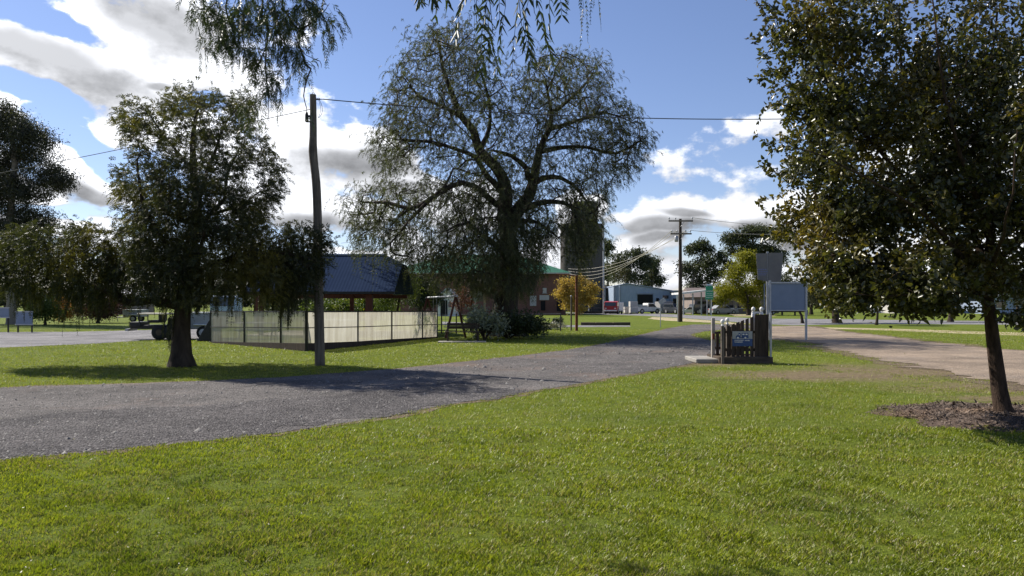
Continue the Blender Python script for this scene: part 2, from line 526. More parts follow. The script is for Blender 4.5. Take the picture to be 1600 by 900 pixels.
def leaves_folded(B, A, Sd, Lg, Wd, fold=0.25, droop=0.15):
    n = len(B)
    Lg = np.broadcast_to(np.asarray(Lg, float), (n,))[:, None]; Wd = np.broadcast_to(np.asarray(Wd, float), (n,))[:, None]
    Nn = np.cross(A, Sd)
    up = Nn * Wd * fold
    tip = B + A * Lg - Nn * Lg * droop
    V = np.stack([B, B + A * Lg * 0.28 + Sd * Wd * 0.5 + up, B + A * Lg * 0.66 + Sd * Wd * 0.38 + up * 0.6 - Nn * Lg * droop * 0.5, tip,
                  B + A * Lg * 0.66 - Sd * Wd * 0.38 + up * 0.6 - Nn * Lg * droop * 0.5, B + A * Lg * 0.28 - Sd * Wd * 0.5 + up], 1).reshape(-1, 3)
    k = np.arange(n)[:, None] * 6
    Fq = np.concatenate([k + np.array([[0, 1, 2, 3]]), k + np.array([[0, 3, 4, 5]])])
    return V, Fq

def rnd_unit(n):
    return unit(RNG.normal(size=(n, 3)))

def fronds(p0, d0, L, pairs, ll, lw, droop=1.0, folded=False, tipw=0.5):
    """drooping pinnate leaves: returns leaf geometry and the rachis paths"""
    M = len(p0); K = pairs
    L = np.broadcast_to(np.asarray(L, float), (M,))
    t = (np.arange(K) + 0.8) / K
    tt = t[None, :, None]; LL = L[:, None, None]
    down = np.array((0, 0, -1.0))
    path = p0[:, None, :] + LL * (d0[:, None, :] * (tt - 0.45 * droop * tt ** 2) + down * (0.62 * droop * tt ** 1.7))
    tan = unit(np.gradient(path, axis=1))
    rv = rnd_unit(M)[:, None, :]
    side = unit(np.cross(tan, np.broadcast_to(rv, tan.shape)))
    sc = (1 - tipw * tt ** 3) * RNG.uniform(0.75, 1.2, (M, K, 1))
    Bs, As, Ss, Ls = [], [], [], []
    for sg in (1, -1):
        ax = unit(tan * 0.8 + side * sg * 0.62 + down * 0.15 + RNG.normal(0, 0.14, tan.shape))
        sd = unit(np.cross(ax, np.cross(tan, side)) + RNG.normal(0, 0.5, tan.shape))
        sd = unit(sd - ax * (sd * ax).sum(-1, keepdims=True))
        Bs.append(path.reshape(-1, 3)); As.append(ax.reshape(-1, 3)); Ss.append(sd.reshape(-1, 3)); Ls.append((ll * sc).reshape(-1))
    B = np.concatenate(Bs); A = np.concatenate(As); Sd = np.concatenate(Ss); Lg = np.concatenate(Ls)
    f = leaves_folded if folded else leaves_diamond
    V, Fq = f(B, A, Sd, Lg, lw * Lg / ll)
    return V, Fq, path

def rachis(p0, path, r):
    """thin 3-sided stems along the fronds"""
    Q = np.concatenate([p0[:, None, :], path], 1)
    M, K, _ = Q.shape
    t = unit(np.gradient(Q, axis=1)); x = unit(np.cross(t, np.array((0.4, 0.9, 0.1)))); y = np.cross(t, x)
    ang = np.arange(3) * 2 * PI / 3
    v = Q[:, :, None, :] + (x[:, :, None, :] * np.cos(ang)[None, None, :, None] + y[:, :, None, :] * np.sin(ang)[None, None, :, None]) * r
    idx = np.arange(M * K * 3).reshape(M, K, 3)
    Fq = np.stack([idx[:, :-1], np.roll(idx, -1, 2)[:, :-1], np.roll(idx, -1, 2)[:, 1:], idx[:, 1:]], -1).reshape(-1, 4)
    return v.reshape(-1, 3), Fq

def lobe_pts(lobes, shell=0.55):
    """lobes: (px, py, rx, ry, Y, depth_r, n) -> points in ellipsoids, biased to the outside"""
    out = []
    for px, py, rx, ry, Y, dr, n in lobes:
        c = np.array(P(px, py, Y)); k = Y / F_PX
        u = rnd_unit(n) * (RNG.uniform(0, 1, (n, 1)) ** shell)
        u = u * (0.75 + 0.35 * RNG.uniform(0, 1, (n, 1)))
        out.append(c + u * np.array((rx * k, dr, ry * k)))
    return np.concatenate(out)

def in_poly(poly, x, y):
    px = np.array([p[0] for p in poly], float); py = np.array([p[1] for p in poly], float)
    r = np.zeros(len(x), bool); j = len(px) - 1
    for i in range(len(px)):
        c = (py[i] > y) != (py[j] > y)
        with np.errstate(divide='ignore', invalid='ignore'):
            r ^= c & (x < (px[j] - px[i]) * (y - py[i]) / (py[j] - py[i] + 1e-12) + px[i])
        j = i
    return r

def crown_pts(poly, Y, n, cx, half_w, depth, gaps=(), power=0.5):
    """points through a crown of given elevation outline; the crown is as deep as it is round about its axis"""
    xs = [p[0] for p in poly]; ys = [p[1] for p in poly]
    out = []
    while len(out) < n:
        m = n * 3
        x = RNG.uniform(min(xs), max(xs), m); y = RNG.uniform(min(ys), max(ys), m)
        k = in_poly(poly, x, y)
        for gx, gy_, gr in gaps: k &= ((x - gx) ** 2 + (y - gy_) ** 2 > gr * gr) | (RNG.random(m) < 0.12)
        x, y = x[k], y[k]
        dz = depth * np.sqrt(np.clip(1 - ((x - cx) / half_w) ** 2, 0.06, 1)) * RNG.uniform(-1, 1, len(x))
        for a, b, d in zip(x, y, dz):
            out.append(P(a, b, Y + d))
    return np.array(out[:n])

def px_path(seq):
    return [P(a, b, Y) for a, b, Y in seq]

def tree_root(name, label, cat, loc, group=None):
    return thing(name, label, cat, loc, 0, group)

def localise(root, *obs):
    for o in obs:
        o.matrix_parent_inverse = Matrix.Translation(-Vector(root.location))

def merge(parts):
    V, Fq, off = [], [], 0
    for v, f in parts:
        V.append(v); Fq.append(f + off); off += len(v)
    return np.concatenate(V), np.concatenate(Fq)

# ------------------------------------------------------------------ leaf and bark materials
M_PEPPER = leafmat('pepper_leaf', (0.024, 0.030, 0.014), (0.060, 0.064, 0.027), (0.18, 0.155, 0.032), 0.40, 0.38, 0.5, 0.25, 0.55)
M_PEPPER_BIG = leafmat('pepper_leaf_big', (0.036, 0.042, 0.022), (0.078, 0.085, 0.045), (0.12, 0.14, 0.045), 0.35, 0.44, 0.55, 0.25, 0.22)
M_PEPPER_NEAR = leafmat('pepper_leaf_near', (0.022, 0.036, 0.013), (0.05, 0.066, 0.022), (0.11, 0.11, 0.03), 0.2, 0.30, 0.45, 0.35, 0.8)
M_GLOSSY = leafmat('glossy_leaf', (0.034, 0.042, 0.015), (0.095, 0.090, 0.027), (0.21, 0.15, 0.028), 0.50, 0.36, 0.32, 0.6, 1.1)
M_GUM = leafmat('gum_leaf', (0.040, 0.052, 0.026), (0.080, 0.092, 0.045), (0.10, 0.085, 0.04), 0.3, 0.25, 0.5, 0.3, 0.12)
M_GUM_DARK = leafmat('gum_leaf_dark', (0.030, 0.034, 0.022), (0.06, 0.062, 0.038), (0.075, 0.06, 0.035), 0.4, 0.25, 0.5, 0.3, 0.2)
M_YGREEN = leafmat('yellow_green_leaf', (0.16, 0.17, 0.018), (0.26, 0.235, 0.025), (0.07, 0.09, 0.02), 0.3, 0.4, 0.6, 0.2, 0.3)
M_YELLOW = leafmat('yellow_leaf', (0.36, 0.235, 0.06), (0.50, 0.35, 0.11), (0.27, 0.19, 0.08), 0.4, 0.4, 0.6, 0.2, 0.5)
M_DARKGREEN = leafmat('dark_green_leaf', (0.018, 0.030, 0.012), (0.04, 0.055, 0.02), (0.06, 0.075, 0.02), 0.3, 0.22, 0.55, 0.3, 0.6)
M_MIDGREEN = leafmat('mid_green_leaf', (0.05, 0.08, 0.018), (0.10, 0.13, 0.03), (0.19, 0.19, 0.035), 0.4, 0.4, 0.55, 0.3, 0.4)
M_PLUM = leafmat('plum_leaf', (0.05, 0.022, 0.024), (0.10, 0.045, 0.04), (0.13, 0.07, 0.05), 0.4, 0.25, 0.6, 0.2, 0.6)
M_ORANGE = leafmat('orange_leaf', (0.22, 0.085, 0.02), (0.32, 0.15, 0.03), (0.15, 0.12, 0.03), 0.3, 0.35, 0.6, 0.2, 0.6)
M_SILVER = leafmat('silver_leaf', (0.12, 0.14, 0.09), (0.24, 0.26, 0.19), None, 0, 0.3, 0.45, 0.5, 0.4)
M_BARK = bark('pepper_bark', (0.018, 0.013, 0.010), (0.075, 0.058, 0.044), 6.0)
M_BARK_BIG = bark('big_bark', (0.014, 0.011, 0.009), (0.06, 0.047, 0.037), 2.5)
M_BARK_RED = bark('young_bark', (0.016, 0.011, 0.009), (0.085, 0.056, 0.040), 16.0)
M_BARK_GUM = bark('gum_bark', (0.10, 0.085, 0.07), (0.30, 0.26, 0.21), 1.5)

# ------------------------------------------------------------------ 1. weeping pepper tree beside the pole
def left_pepper():
    Y = 18.8
    root = tree_root('pepper_tree', 'dark weeping pepper tree on the lawn just left of the bare wooden pole', 'tree', G(283, 573))
    T = Tree()
    T.limb(px_path([(284, 575, Y), (283, 530, Y), (285, 480, Y), (291, 435, Y), (301, 380, Y), (309, 330, Y + .1), (304, 270, Y + .1), (302, 215, Y), (312, 155, Y)]), 0.27, 0.035, 0.25, 0.008)
    T.limb(px_path([(281, 482, Y), (240, 469, Y - .3), (200, 473, Y - .6), (160, 452, Y - .5), (110, 437, Y - .4), (55, 425, Y)]), 0.12, 0.03, 0.25, 0.012)
    T.limb(px_path([(200, 472, Y - .6), (150, 425, Y + .3), (120, 390, Y + .6), (70, 385, Y + .8)]), 0.06, 0.02, 0.25, 0.012)
    T.limb(px_path([(289, 440, Y), (255, 375, Y - .8), (225, 325, Y - 1.0), (214, 250, Y - .9)]), 0.10, 0.025, 0.25, 0.012)
    T.limb(px_path([(298, 390, Y), (327, 337, Y + .3), (351, 312, Y + .5), (352, 275, Y + .5), (375, 230, Y + .7)]), 0.09, 0.02, 0.25, 0.012)
    T.limb(px_path([(330, 335, Y + .3), (375, 322, Y + .2), (405, 300, Y + .1)]), 0.05, 0.02, 0.25, 0.01)
    T.limb(px_path([(292, 430, Y), (355, 405, Y - .4), (425, 395, Y - .6), (480, 402, Y - .5)]), 0.10, 0.025, 0.25, 0.012)
    T.limb(px_path([(308, 320, Y), (345, 215, Y - .2), (360, 180, Y - .3), (392, 150, Y - .3)]), 0.07, 0.018, 0.25, 0.012)
    T.limb(px_path([(304, 270, Y), (262, 220, Y + .5), (235, 180, Y + .7)]), 0.06, 0.018, 0.25, 0.012)
    T.limb(px_path([(288, 445, Y), (270, 400, Y + 1.2), (300, 350, Y + 2.2)]), 0.09, 0.03, 0.25, 0.012)
    T.limb(px_path([(290, 440, Y), (310, 400, Y - 1.0), (320, 360, Y - 1.9)]), 0.09, 0.03, 0.25, 0.012)
    lobes = [(298, 168, 62, 38, Y, 1.0, 110), (232, 200, 46, 45, Y, .9, 75), (360, 175, 40, 32, Y, .8, 60), (300, 260, 85, 55, Y, 1.5, 170), (392, 240, 40, 50, Y, .9, 70),
             (222, 285, 42, 40, Y, 1.1, 90), (215, 345, 48, 38, Y, 1.2, 110), (305, 350, 95, 55, Y, 1.9, 240), (385, 335, 48, 45, Y, 1.2, 110), (395, 395, 65, 35, Y, 1.5, 160),
             (455, 400, 50, 33, Y, 1.2, 130), (275, 405, 70, 32, Y, 1.9, 150), (485, 385, 20, 18, Y, .6, 25), (340, 430, 60, 22, Y, 1.4, 100), (250, 455, 45, 16, Y, 1.0, 40),
             (50, 395, 52, 26, Y, 1.3, 110), (115, 385, 48, 26, Y, 1.2, 95), (42, 425, 42, 20, Y, 1.1, 70), (105, 430, 60, 22, Y, 1.2, 100), (170, 405, 30, 30, Y, 1.0, 60), (-20, 410, 40, 28, Y, 1.0, 50), (165, 440, 30, 12, Y, .7, 30),
             (205, 160, 22, 16, Y + .6, .5, 16), (225, 150, 14, 12, Y + .6, .4, 10), (345, 150, 26, 12, Y, .5, 16), (395, 160, 22, 18, Y - .2, .5, 20), (425, 280, 18, 40, Y, .6, 30), (420, 330, 26, 30, Y, .8, 40), (192, 200, 14, 30, Y, .6, 18), (500, 395, 18, 20, Y - .4, .5, 25), (195, 300, 22, 30, Y, .7, 30)]
    main = [(190, 172), (204, 150), (226, 172), (258, 164), (272, 146), (286, 138), (302, 132), (322, 150), (334, 144), (348, 160), (362, 144), (388, 140), (398, 160), (392, 190), (402, 215), (426, 238), (440, 268), (434, 310), (424, 335), (434, 360), (470, 350), (506, 360), (516, 385), (506, 415), (500, 446), (470, 466), (420, 462), (380, 455), (340, 460), (312, 476), (258, 474), (246, 462), (200, 462), (172, 450), (166, 420), (178, 395), (184, 360), (190, 320), (178, 298), (186, 270), (202, 256), (212, 236), (196, 215), (186, 190)]
    side = [(-70, 380), (-20, 366), (20, 362), (52, 350), (86, 360), (104, 352), (140, 348), (172, 366), (190, 400), (186, 440), (160, 462), (130, 470), (90, 452), (56, 456), (20, 450), (-40, 436)]
    gaps = [(342, 332, 17), (398, 282, 14), (240, 240, 12), (268, 205, 12), (355, 225, 14), (190, 385, 10), (345, 390, 12), (420, 345, 12), (215, 260, 10), (330, 180, 8)]
    core = [(215, 330), (300, 250), (390, 330), (400, 400), (480, 385), (490, 430), (420, 440), (330, 430), (240, 440), (200, 400)]
    pts = np.concatenate([crown_pts(main, Y, 1500, 310, 150, 2.3, gaps), crown_pts(core, Y, 500, 320, 180, 2.2, gaps), crown_pts(side, Y, 520, 80, 150, 1.5, [(95, 400, 9), (150, 390, 10), (60, 420, 8)])])
    T.grow(pts, 0.3, 0.3, 0.04, 0.0)
    T.radii(0.0045, 2.4)
    tr = T.mesh('trunk', M_BARK, root, 1.35, 0.35, 0.0, 0.06)
    # fronds hang from every twig
    tw = np.where((T.r[:T.n] < 0.016))[0]
    sel = tw
    px_h = T.p[sel]
    rep = RNG.integers(1, 4, len(sel))
    tips = np.array(T.tips); rep2 = np.full(len(tips), 6)
    idx = np.concatenate([np.repeat(sel, rep), np.repeat(tips, rep2)])
    hz = T.p[idx][:, 2]; z0 = P(0, 300, Y).z
    idx = idx[RNG.random(len(idx)) < np.where(hz > z0, 0.85, 1.0)]
    p0 = T.p[idx] + RNG.normal(0, 0.09, (len(idx), 3))
    out = T.p[idx] - np.array(P(290, 330, Y)); out[:, 2] *= 0.3
    d0 = unit(unit(out) * 0.6 + rnd_unit(len(idx)) * 0.9 + np.array((0, 0, 0.3)))
    L = RNG.uniform(0.2, 0.42, len(idx))
    V1, F1, _ = fronds(p0, d0, L, 7, 0.085, 0.024, 0.55)
    # long hanging streamers along the underside of the crown
    pts_low = T.p[np.array(T.tips)]
    zlow = pts_low[:, 2]
    low = np.array(T.tips)[zlow < np.array(P(0, 372, Y))[2]]
    low = low[RNG.random(len(low)) < 0.24]
    p1 = T.p[low]
    ln = RNG.uniform(0.5, 1.15, len(low)) * np.clip((p1[:, 2] - 1.0) / 1.4, 0.25, 1)
    extra = np.array([P(112, 455, Y - .4), P(118, 460, Y - .3), P(124, 452, Y - .35), P(60, 455, Y), P(265, 490, Y - .2), P(268, 500, Y - .25), P(446, 462, Y - .5), P(449, 470, Y - .5)])
    p1 = np.concatenate([p1, extra, extra + RNG.normal(0, .05, extra.shape)]); ln = np.concatenate([ln, [1.0, .95, .8, .55, 0.75, .7, .75, .7], [.9, .9, .7, .5, 0.75, .7, .7, .6]])
    rep = 3
    p1 = np.repeat(p1, rep, 0) + RNG.normal(0, 0.06, (len(p1) * rep, 3)); ln = np.repeat(ln, rep) * RNG.uniform(0.6, 1.05, len(ln) * rep)
    V2, F2, pth = fronds(p1, unit(rnd_unit(len(p1)) * 0.35 + np.array((0, 0, -1.0))), ln, 17, 0.085, 0.022, 0.9)
    V3, F3 = rachis(p1, pth, 0.003)
    V, Fq = merge([(V1, F1), (V2, F2), (V3, F3)])
    cr = np_mesh('crown', V, Fq, M_PEPPER, root)
    localise(root, tr, cr)
    print('left pepper', T.n, len(Fq))

# ------------------------------------------------------------------ 2. the big old pepper tree
def big_pepper():
    Y = 37.0
    root = tree_root('pepper_tree', 'huge old pepper tree with thick forking trunk and wispy crown behind the bench', 'tree', G(792, 525))
    T = Tree(120000)
    w = 0.022
    T.limb(px_path([(792, 529, Y), (790, 480, Y), (795, 420, Y), (793, 370, Y), (787, 340, Y), (789, 307, Y), (783, 273, Y - .3), (749, 234, Y - .6), (740, 203, Y - .7), (721, 182, Y - .6), (704, 143, Y - .4), (690, 99, Y), (682, 50, Y)]), 0.82, 0.04, 0.5, w, 0.55)
    T.limb(px_path([(793, 362, Y), (803, 335, Y + .2), (825, 307, Y + .4), (837, 264, Y + .5), (842, 238, Y + .6), (858, 203, Y + .5), (860, 173, Y + .4), (851, 120, Y)]), 0.46, 0.04, 0.5, w, 0.65)
    T.limb(px_path([(787, 300, Y - .1), (760, 275, Y - .8), (742, 247, Y - 1.2), (716, 234, Y - 1.5), (673, 221, Y - 1.8), (628, 218, Y - 2)]), 0.17, 0.05, 0.5, w)
    T.limb(px_path([(786, 330, Y), (740, 290, Y - 1.5), (705, 290, Y - 2.4), (673, 312, Y - 2.8), (640, 326, Y - 2.6), (605, 316, Y - 2.2), (565, 316, Y - 1.8)]), 0.17, 0.04, 0.5, w)
    T.limb(px_path([(673, 312, Y - 2.8), (640, 345, Y - 3.2), (610, 380, Y - 3)]), 0.12, 0.03, 0.5, w)
    T.limb(px_path([(828, 290, Y + .4), (822, 262, Y), (799, 243, Y - .3), (766, 234, Y - .4)]), 0.19, 0.07, 0.5, w)
    T.limb(px_path([(850, 235, Y + .6), (885, 229, Y + .8), (920, 229, Y + .6), (963, 240, Y + .2), (1000, 220, Y)]), 0.14, 0.025, 0.5, w)
    T.limb(px_path([(808, 330, Y + .2), (842, 318, Y - .6), (877, 316, Y - 1), (898, 330, Y - 1.2), (904, 365, Y - 1.2)]), 0.17, 0.05, 0.5, w)
    T.limb(px_path([(798, 350, Y), (828, 344, Y - 1.2), (850, 354, Y - 2), (873, 372, Y - 2.4)]), 0.16, 0.04, 0.5, w)
    T.limb(px_path([(835, 280, Y + .4), (875, 278, Y + 1.5), (905, 300, Y + 2), (925, 330, Y + 2.2)]), 0.18, 0.04, 0.5, w)
    T.limb(px_path([(859, 180, Y + .4), (885, 160, Y + .6), (915, 130, Y + .8), (930, 105, Y + .8)]), 0.12, 0.03, 0.5, w)
    T.limb(px_path([(858, 203, Y + .5), (900, 190, Y + .2), (945, 175, Y), (985, 190, Y)]), 0.12, 0.03, 0.5, w)
    T.limb(px_path([(749, 234, Y - .6), (765, 200, Y + .4), (762, 150, Y + .8), (745, 95, Y + .8)]), 0.16, 0.03, 0.5, w)
    T.limb(px_path([(721, 182, Y - .6), (690, 165, Y - .6), (655, 150, Y - .3), (630, 120, Y)]), 0.12, 0.03, 0.5, w)
    T.limb(px_path([(793, 400, Y), (770, 380, Y - 1.6), (730, 350, Y - 3), (700, 360, Y - 3.6)]), 0.2, 0.04, 0.5, w)
    T.limb(px_path([(790, 390, Y), (800, 350, Y + 1.6), (780, 300, Y + 3)]), 0.3, 0.05, 0.5, w)
    T.limb(px_path([(690, 99, Y), (712, 75, Y), (742, 45, Y + .2)]), 0.06, 0.02, 0.5, w)
    lobes = [(682, 95, 62, 55, Y, 2.2, 170), (742, 80, 40, 50, Y, 1.8, 70), (665, 165, 60, 40, Y, 2.4, 140), (640, 220, 55, 36, Y, 2.4, 130), (740, 170, 70, 45, Y, 2.8, 150), (620, 215, 30, 22, Y - .5, 1.6, 50),
             (862, 135, 75, 52, Y, 2.8, 240), (930, 130, 36, 38, Y, 1.8, 70), (905, 200, 75, 48, Y, 2.6, 210), (965, 225, 42, 36, Y, 1.8, 110), (930, 262, 55, 30, Y, 2.2, 110), (820, 200, 45, 50, Y, 2.2, 90),
             (600, 318, 62, 34, Y - 1.5, 2.2, 150), (590, 360, 42, 25, Y - 1.5, 1.6, 60), (650, 345, 62, 38, Y - 2.2, 2.2, 105), (635, 385, 60, 28, Y - 2, 1.8, 75), (710, 330, 55, 55, Y - 2, 2.4, 150), (720, 395, 48, 38, Y - 2.5, 2.2, 100), (675, 420, 50, 30, Y - 2, 1.8, 60),
             (775, 340, 55, 50, Y + 1, 3.0, 130), (760, 270, 50, 35, Y, 2.6, 80), (860, 300, 50, 28, Y, 2.2, 70), (870, 355, 45, 25, Y - 1, 2, 60), (906, 350, 24, 50, Y - .8, 1.6, 85), (930, 330, 22, 40, Y + 1.5, 1.4, 50), (700, 200, 90, 70, Y + 1, 2.5, 90), (800, 150, 50, 60, Y + .5, 2, 60), (570, 330, 34, 26, Y - 1.5, 1.2, 40), (985, 215, 26, 26, Y, 1, 30), (560, 385, 26, 16, Y - 1.5, 1, 20), (690, 60, 50, 26, Y, 1.4, 40),
             (765, 410, 40, 32, Y - .5, 2.2, 70), (825, 405, 28, 36, Y + .4, 1.8, 50), (725, 435, 45, 25, Y - 1.5, 1.8, 60), (690, 415, 36, 26, Y - 2.2, 1.5, 60)]
    pts = lobe_pts(lobes, 0.6)
    # loose outer twigs that fray the outline
    extra = []
    for px, py, rx, ry, Yl, dr, n in lobes:
        if py < 400: extra.append((px, py, rx * 1.38, ry * 1.38, Yl, dr * 1.1, int(n * 0.42)))
    outl = [(540, 325), (562, 300), (590, 290), (602, 268), (576, 236), (580, 208), (602, 188), (606, 150), (614, 110), (632, 84), (656, 70), (680, 42), (720, 36), (748, 50), (762, 84), (772, 130), (790, 142), (804, 112), (826, 86), (860, 76), (902, 84), (932, 100), (942, 130), (952, 160), (986, 165), (1006, 190), (1014, 222), (1000, 250), (986, 276), (952, 292), (948, 320), (936, 345), (926, 392), (906, 418), (890, 380), (872, 350), (862, 385), (842, 400), (848, 420), (830, 442), (812, 452), (772, 455), (740, 450), (700, 446), (660, 436), (640, 414), (600, 402), (580, 380), (558, 390), (548, 350)]
    pts = np.concatenate([crown_pts(outl, Y, 3000, 785, 245, 5.2, [(785, 140, 14), (690, 262, 16), (880, 268, 14), (800, 285, 12), (640, 275, 18), (600, 345, 12), (860, 320, 14), (835, 345, 12), (760, 215, 12)]), crown_pts([(700, 300), (850, 290), (846, 400), (815, 455), (760, 455), (725, 430), (690, 400)], Y, 330, 785, 110, 3.4), lobe_pts(extra, 0.25)])
    T.grow(pts, 0.4, 0.3, 0.10, 0.03)
    T.radii(0.0125, 2.32)
    tr = T.mesh('trunk', M_BARK_BIG, root, 1.5, 1.2, 0.0, 0.08)
    tw = np.where(T.r[:T.n] < 0.028)[0]
    tw = tw[RNG.random(len(tw)) < 0.40]
    tips = np.array(T.tips)
    idx = np.concatenate([tw, np.repeat(tips, 4)])
    pxt = 800 + T.p[idx][:, 0] / T.p[idx][:, 1] * F_PX
    # dense mass round the lower trunk
    pz = T.p[idx]
    kz = (pz[:, 2] < np.array(P(0, 350, Y))[2]) & (pz[:, 0] > np.array(P(748, 0, Y))[0])
    idx = np.concatenate([idx, idx[kz]])
    p0 = T.p[idx] + RNG.normal(0, 0.22, (len(idx), 3))
    out = T.p[idx] - np.array(P(790, 330, Y)); out[:, 2] *= 0.4
    d0 = unit(unit(out) * 0.5 + rnd_unit(len(idx)) * 0.9 + np.array((0, 0, 0.15)))
    L = RNG.uniform(0.3, 0.75, len(idx))
    V1, F1, pth = fronds(p0, d0, L, 7, 0.125, 0.027, 0.85)
    V3, F3 = rachis(p0, pth[:, ::2], 0.004)
    low = tips[T.p[tips][:, 2] < np.array(P(0, 340, Y))[2]]
    low = low[RNG.random(len(low)) < 0.14]
    p1 = np.repeat(T.p[low], 3, 0) + RNG.normal(0, 0.12, (len(low) * 3, 3))
    ln = RNG.uniform(0.7, 2.0, len(p1)) * np.clip((p1[:, 2] - 1.2) / 2.5, 0.2, 1)
    V2, F2, _ = fronds(p1, unit(rnd_unit(len(p1)) * 0.35 + np.array((0, 0, -1.0))), ln, 12, 0.16, 0.034, 0.9)
    V, Fq = merge([(V1, F1), (V2, F2), (V3, F3)])
    cr = np_mesh('crown', V, Fq, M_PEPPER_BIG, root)
    localise(root, tr, cr)
    print('big pepper', T.n, len(Fq))

# ------------------------------------------------------------------ 3. the young glossy-leaved tree at the right
def right_tree():
    Y = 10.3
    b = G(1572, 655)
    root = tree_root('glossy_leaved_tree', 'broad young tree with glossy bronze green leaves standing in the ring of bark mulch', 'tree', b)
    T = Tree()
    T.limb(px_path([(1573, 657, Y), (1565, 610, Y), (1556, 545, Y), (1547, 485, Y), (1545, 440, Y), (1552, 360, Y), (1562, 240, Y), (1550, 120, Y), (1558, 20, Y)]), 0.132, 0.008, 0.2, 0.008, 0.55)
    def lb(*a, r=0.06): T.limb(px_path(a), r, 0.006, 0.2, 0.012, 0.6)
    lb((1547, 470, Y), (1505, 440, Y - .3), (1420, 425, Y - .7), (1330, 400, Y - .8), (1262, 372, Y - .7), r=.05)
    lb((1546, 480, Y), (1530, 462, Y - .2), (1478, 455, Y - .8), (1400, 460, Y - 1.2), (1330, 460, Y - 1.3), r=.04)
    lb((1546, 450, Y), (1500, 380, Y - .1), (1420, 290, Y - .2), (1330, 180, Y - .2), (1270, 90, Y - .2), (1215, 30, Y - .2), r=.06)
    lb((1548, 420, Y), (1500, 320, Y + .4), (1440, 200, Y + .6), (1400, 60, Y + .6), (1370, -70, Y + .6), r=.06)
    lb((1530, 430, Y), (1450, 350, Y - 1), (1370, 290, Y - 1.5), (1290, 250, Y - 1.5), (1235, 230, Y - 1.3), r=.05)
    lb((1550, 390, Y), (1500, 250, Y - 1), (1470, 100, Y - 1.3), (1450, -50, Y - 1.3), r=.05)
    lb((1550, 420, Y), (1620, 330, Y), (1680, 220, Y), (1720, 80, Y), r=.06)
    lb((1550, 450, Y), (1640, 420, Y - .6), (1740, 400, Y - .8), (1830, 380, Y - .8), r=.05)
    lb((1550, 430, Y), (1560, 380, Y - 1.5), (1580, 300, Y - 2.2), (1590, 200, Y - 2.4), r=.05)
    lb((1548, 430, Y), (1540, 370, Y + 1.4), (1510, 280, Y + 2.2), (1500, 160, Y + 2.4), r=.05)
    lb((1440, 330, Y - .2), (1360, 330, Y + .8), (1290, 330, Y + 1.1), (1225, 350, Y + 1.0), r=.035)
    lobes = [(1255, 55, 55, 60, Y - .3, .7, 90), (1330, 60, 70, 85, Y, 1.2, 190), (1290, 170, 70, 70, Y - .2, 1.1, 200), (1280, 260, 50, 50, Y - .2, 1.0, 130), (1370, 200, 70, 100, Y, 1.7, 230),
             (1300, 340, 62, 55, Y, 1.3, 220), (1300, 410, 45, 42, Y - .4, 1.0, 130), (1370, 330, 80, 70, Y, 1.8, 250), (1390, 430, 80, 50, Y - .5, 1.6, 230), (1330, 462, 40, 28, Y - .7, .8, 75), (1440, 470, 55, 32, Y - .6, 1.0, 120),
             (1450, 120, 75, 125, Y, 1.9, 320), (1480, 300, 90, 110, Y, 2.4, 430), (1490, 430, 70, 50, Y, 1.6, 190), (1560, 130, 95, 155, Y, 2.6, 480), (1590, 330, 90, 80, Y, 2.5, 400), (1530, 230, 70, 80, Y - .5, 2.2, 200), (1590, 430, 70, 40, Y, 1.6, 140),
             (1720, 150, 90, 150, Y, 2.2, 130), (1740, 360, 110, 90, Y, 2.0, 140), (1480, -60, 200, 60, Y, 1.8, 130), (1580, 500, 14, 14, Y - 1.2, .3, 8), (1620, 490, 30, 20, Y - 0.8, .5, 20), (1232, 352, 36, 40, Y + 1, .5, 40)]
    pts = lobe_pts(lobes, 0.55)
    T.grow(pts, 0.16, 0.35, 0.02, 0.05)
    # spiky leading shoots on the outline
    sp = []
    for a, bb in [(1182, 30), (1195, 8), (1206, 60), (1198, 90), (1190, 85), (1196, 225), (1208, 235), (1215, 130), (1205, 160), (1222, 5), (1198, 310), (1203, 335), (1212, 342), (1300, -10), (1411, 10), (1380, 30), (1230, 300), (1212, 110)]:
        sp.append(P(a, bb, Y + RNG.uniform(-.5, .4)))
    cc = np.array(P(1520, 300, Y))
    cand = T.p[np.array(T.tips)]
    cpx = 800 + cand[:, 0] / cand[:, 1] * F_PX; cpy = HOR - (cand[:, 2] - CAM_H) / cand[:, 1] * F_PX
    cand = cand[(cpy < 290) | (cpx > 1300)]
    far = np.linalg.norm((cand - cc) * np.array((1, 1, 0.8)), axis=1)
    cand = cand[np.argsort(-far)[:520]]
    cand = cand[RNG.choice(len(cand), 190, False)]
    n0 = T.n
    outw = unit(cand - cc); outw[:, 2] = np.maximum(outw[:, 2], -0.1)
    T.grow(cand + unit(outw + np.array((0, 0, 0.55)) + RNG.normal(0, .25, cand.shape)) * RNG.uniform(0.25, 0.75, (len(cand), 1)), 0.06, 0.3, 0.006, 0.02, 0.3)
    T.grow(np.array(sp), 0.06, 0.45, 0.010, 0.02, 0.3)
    shoot_nodes = np.arange(n0, T.n)
    T.radii(0.0028, 2.5)
    tr = T.mesh('trunk', M_BARK_RED, root, 1.25, 0.25, 0.0, 0.04)
    tw = np.where(T.r[:T.n] < 0.0085)[0]
    tips = np.array(T.tips)
    tw = tw[tw < n0]; tips = tips[tips < n0]
    idx = np.concatenate([np.repeat(tw, 4), np.repeat(tips, 13), np.repeat(shoot_nodes, 4)])
    n = len(idx)
    p0 = T.p[idx] + RNG.normal(0, 0.055, (n, 3)) * np.where(np.arange(n) < n - 4 * len(shoot_nodes), 1, 0.22)[:, None]
    A = unit(T.d[idx] * 0.5 + rnd_unit(n) * 0.9 + np.array((0, 0, -0.35)))
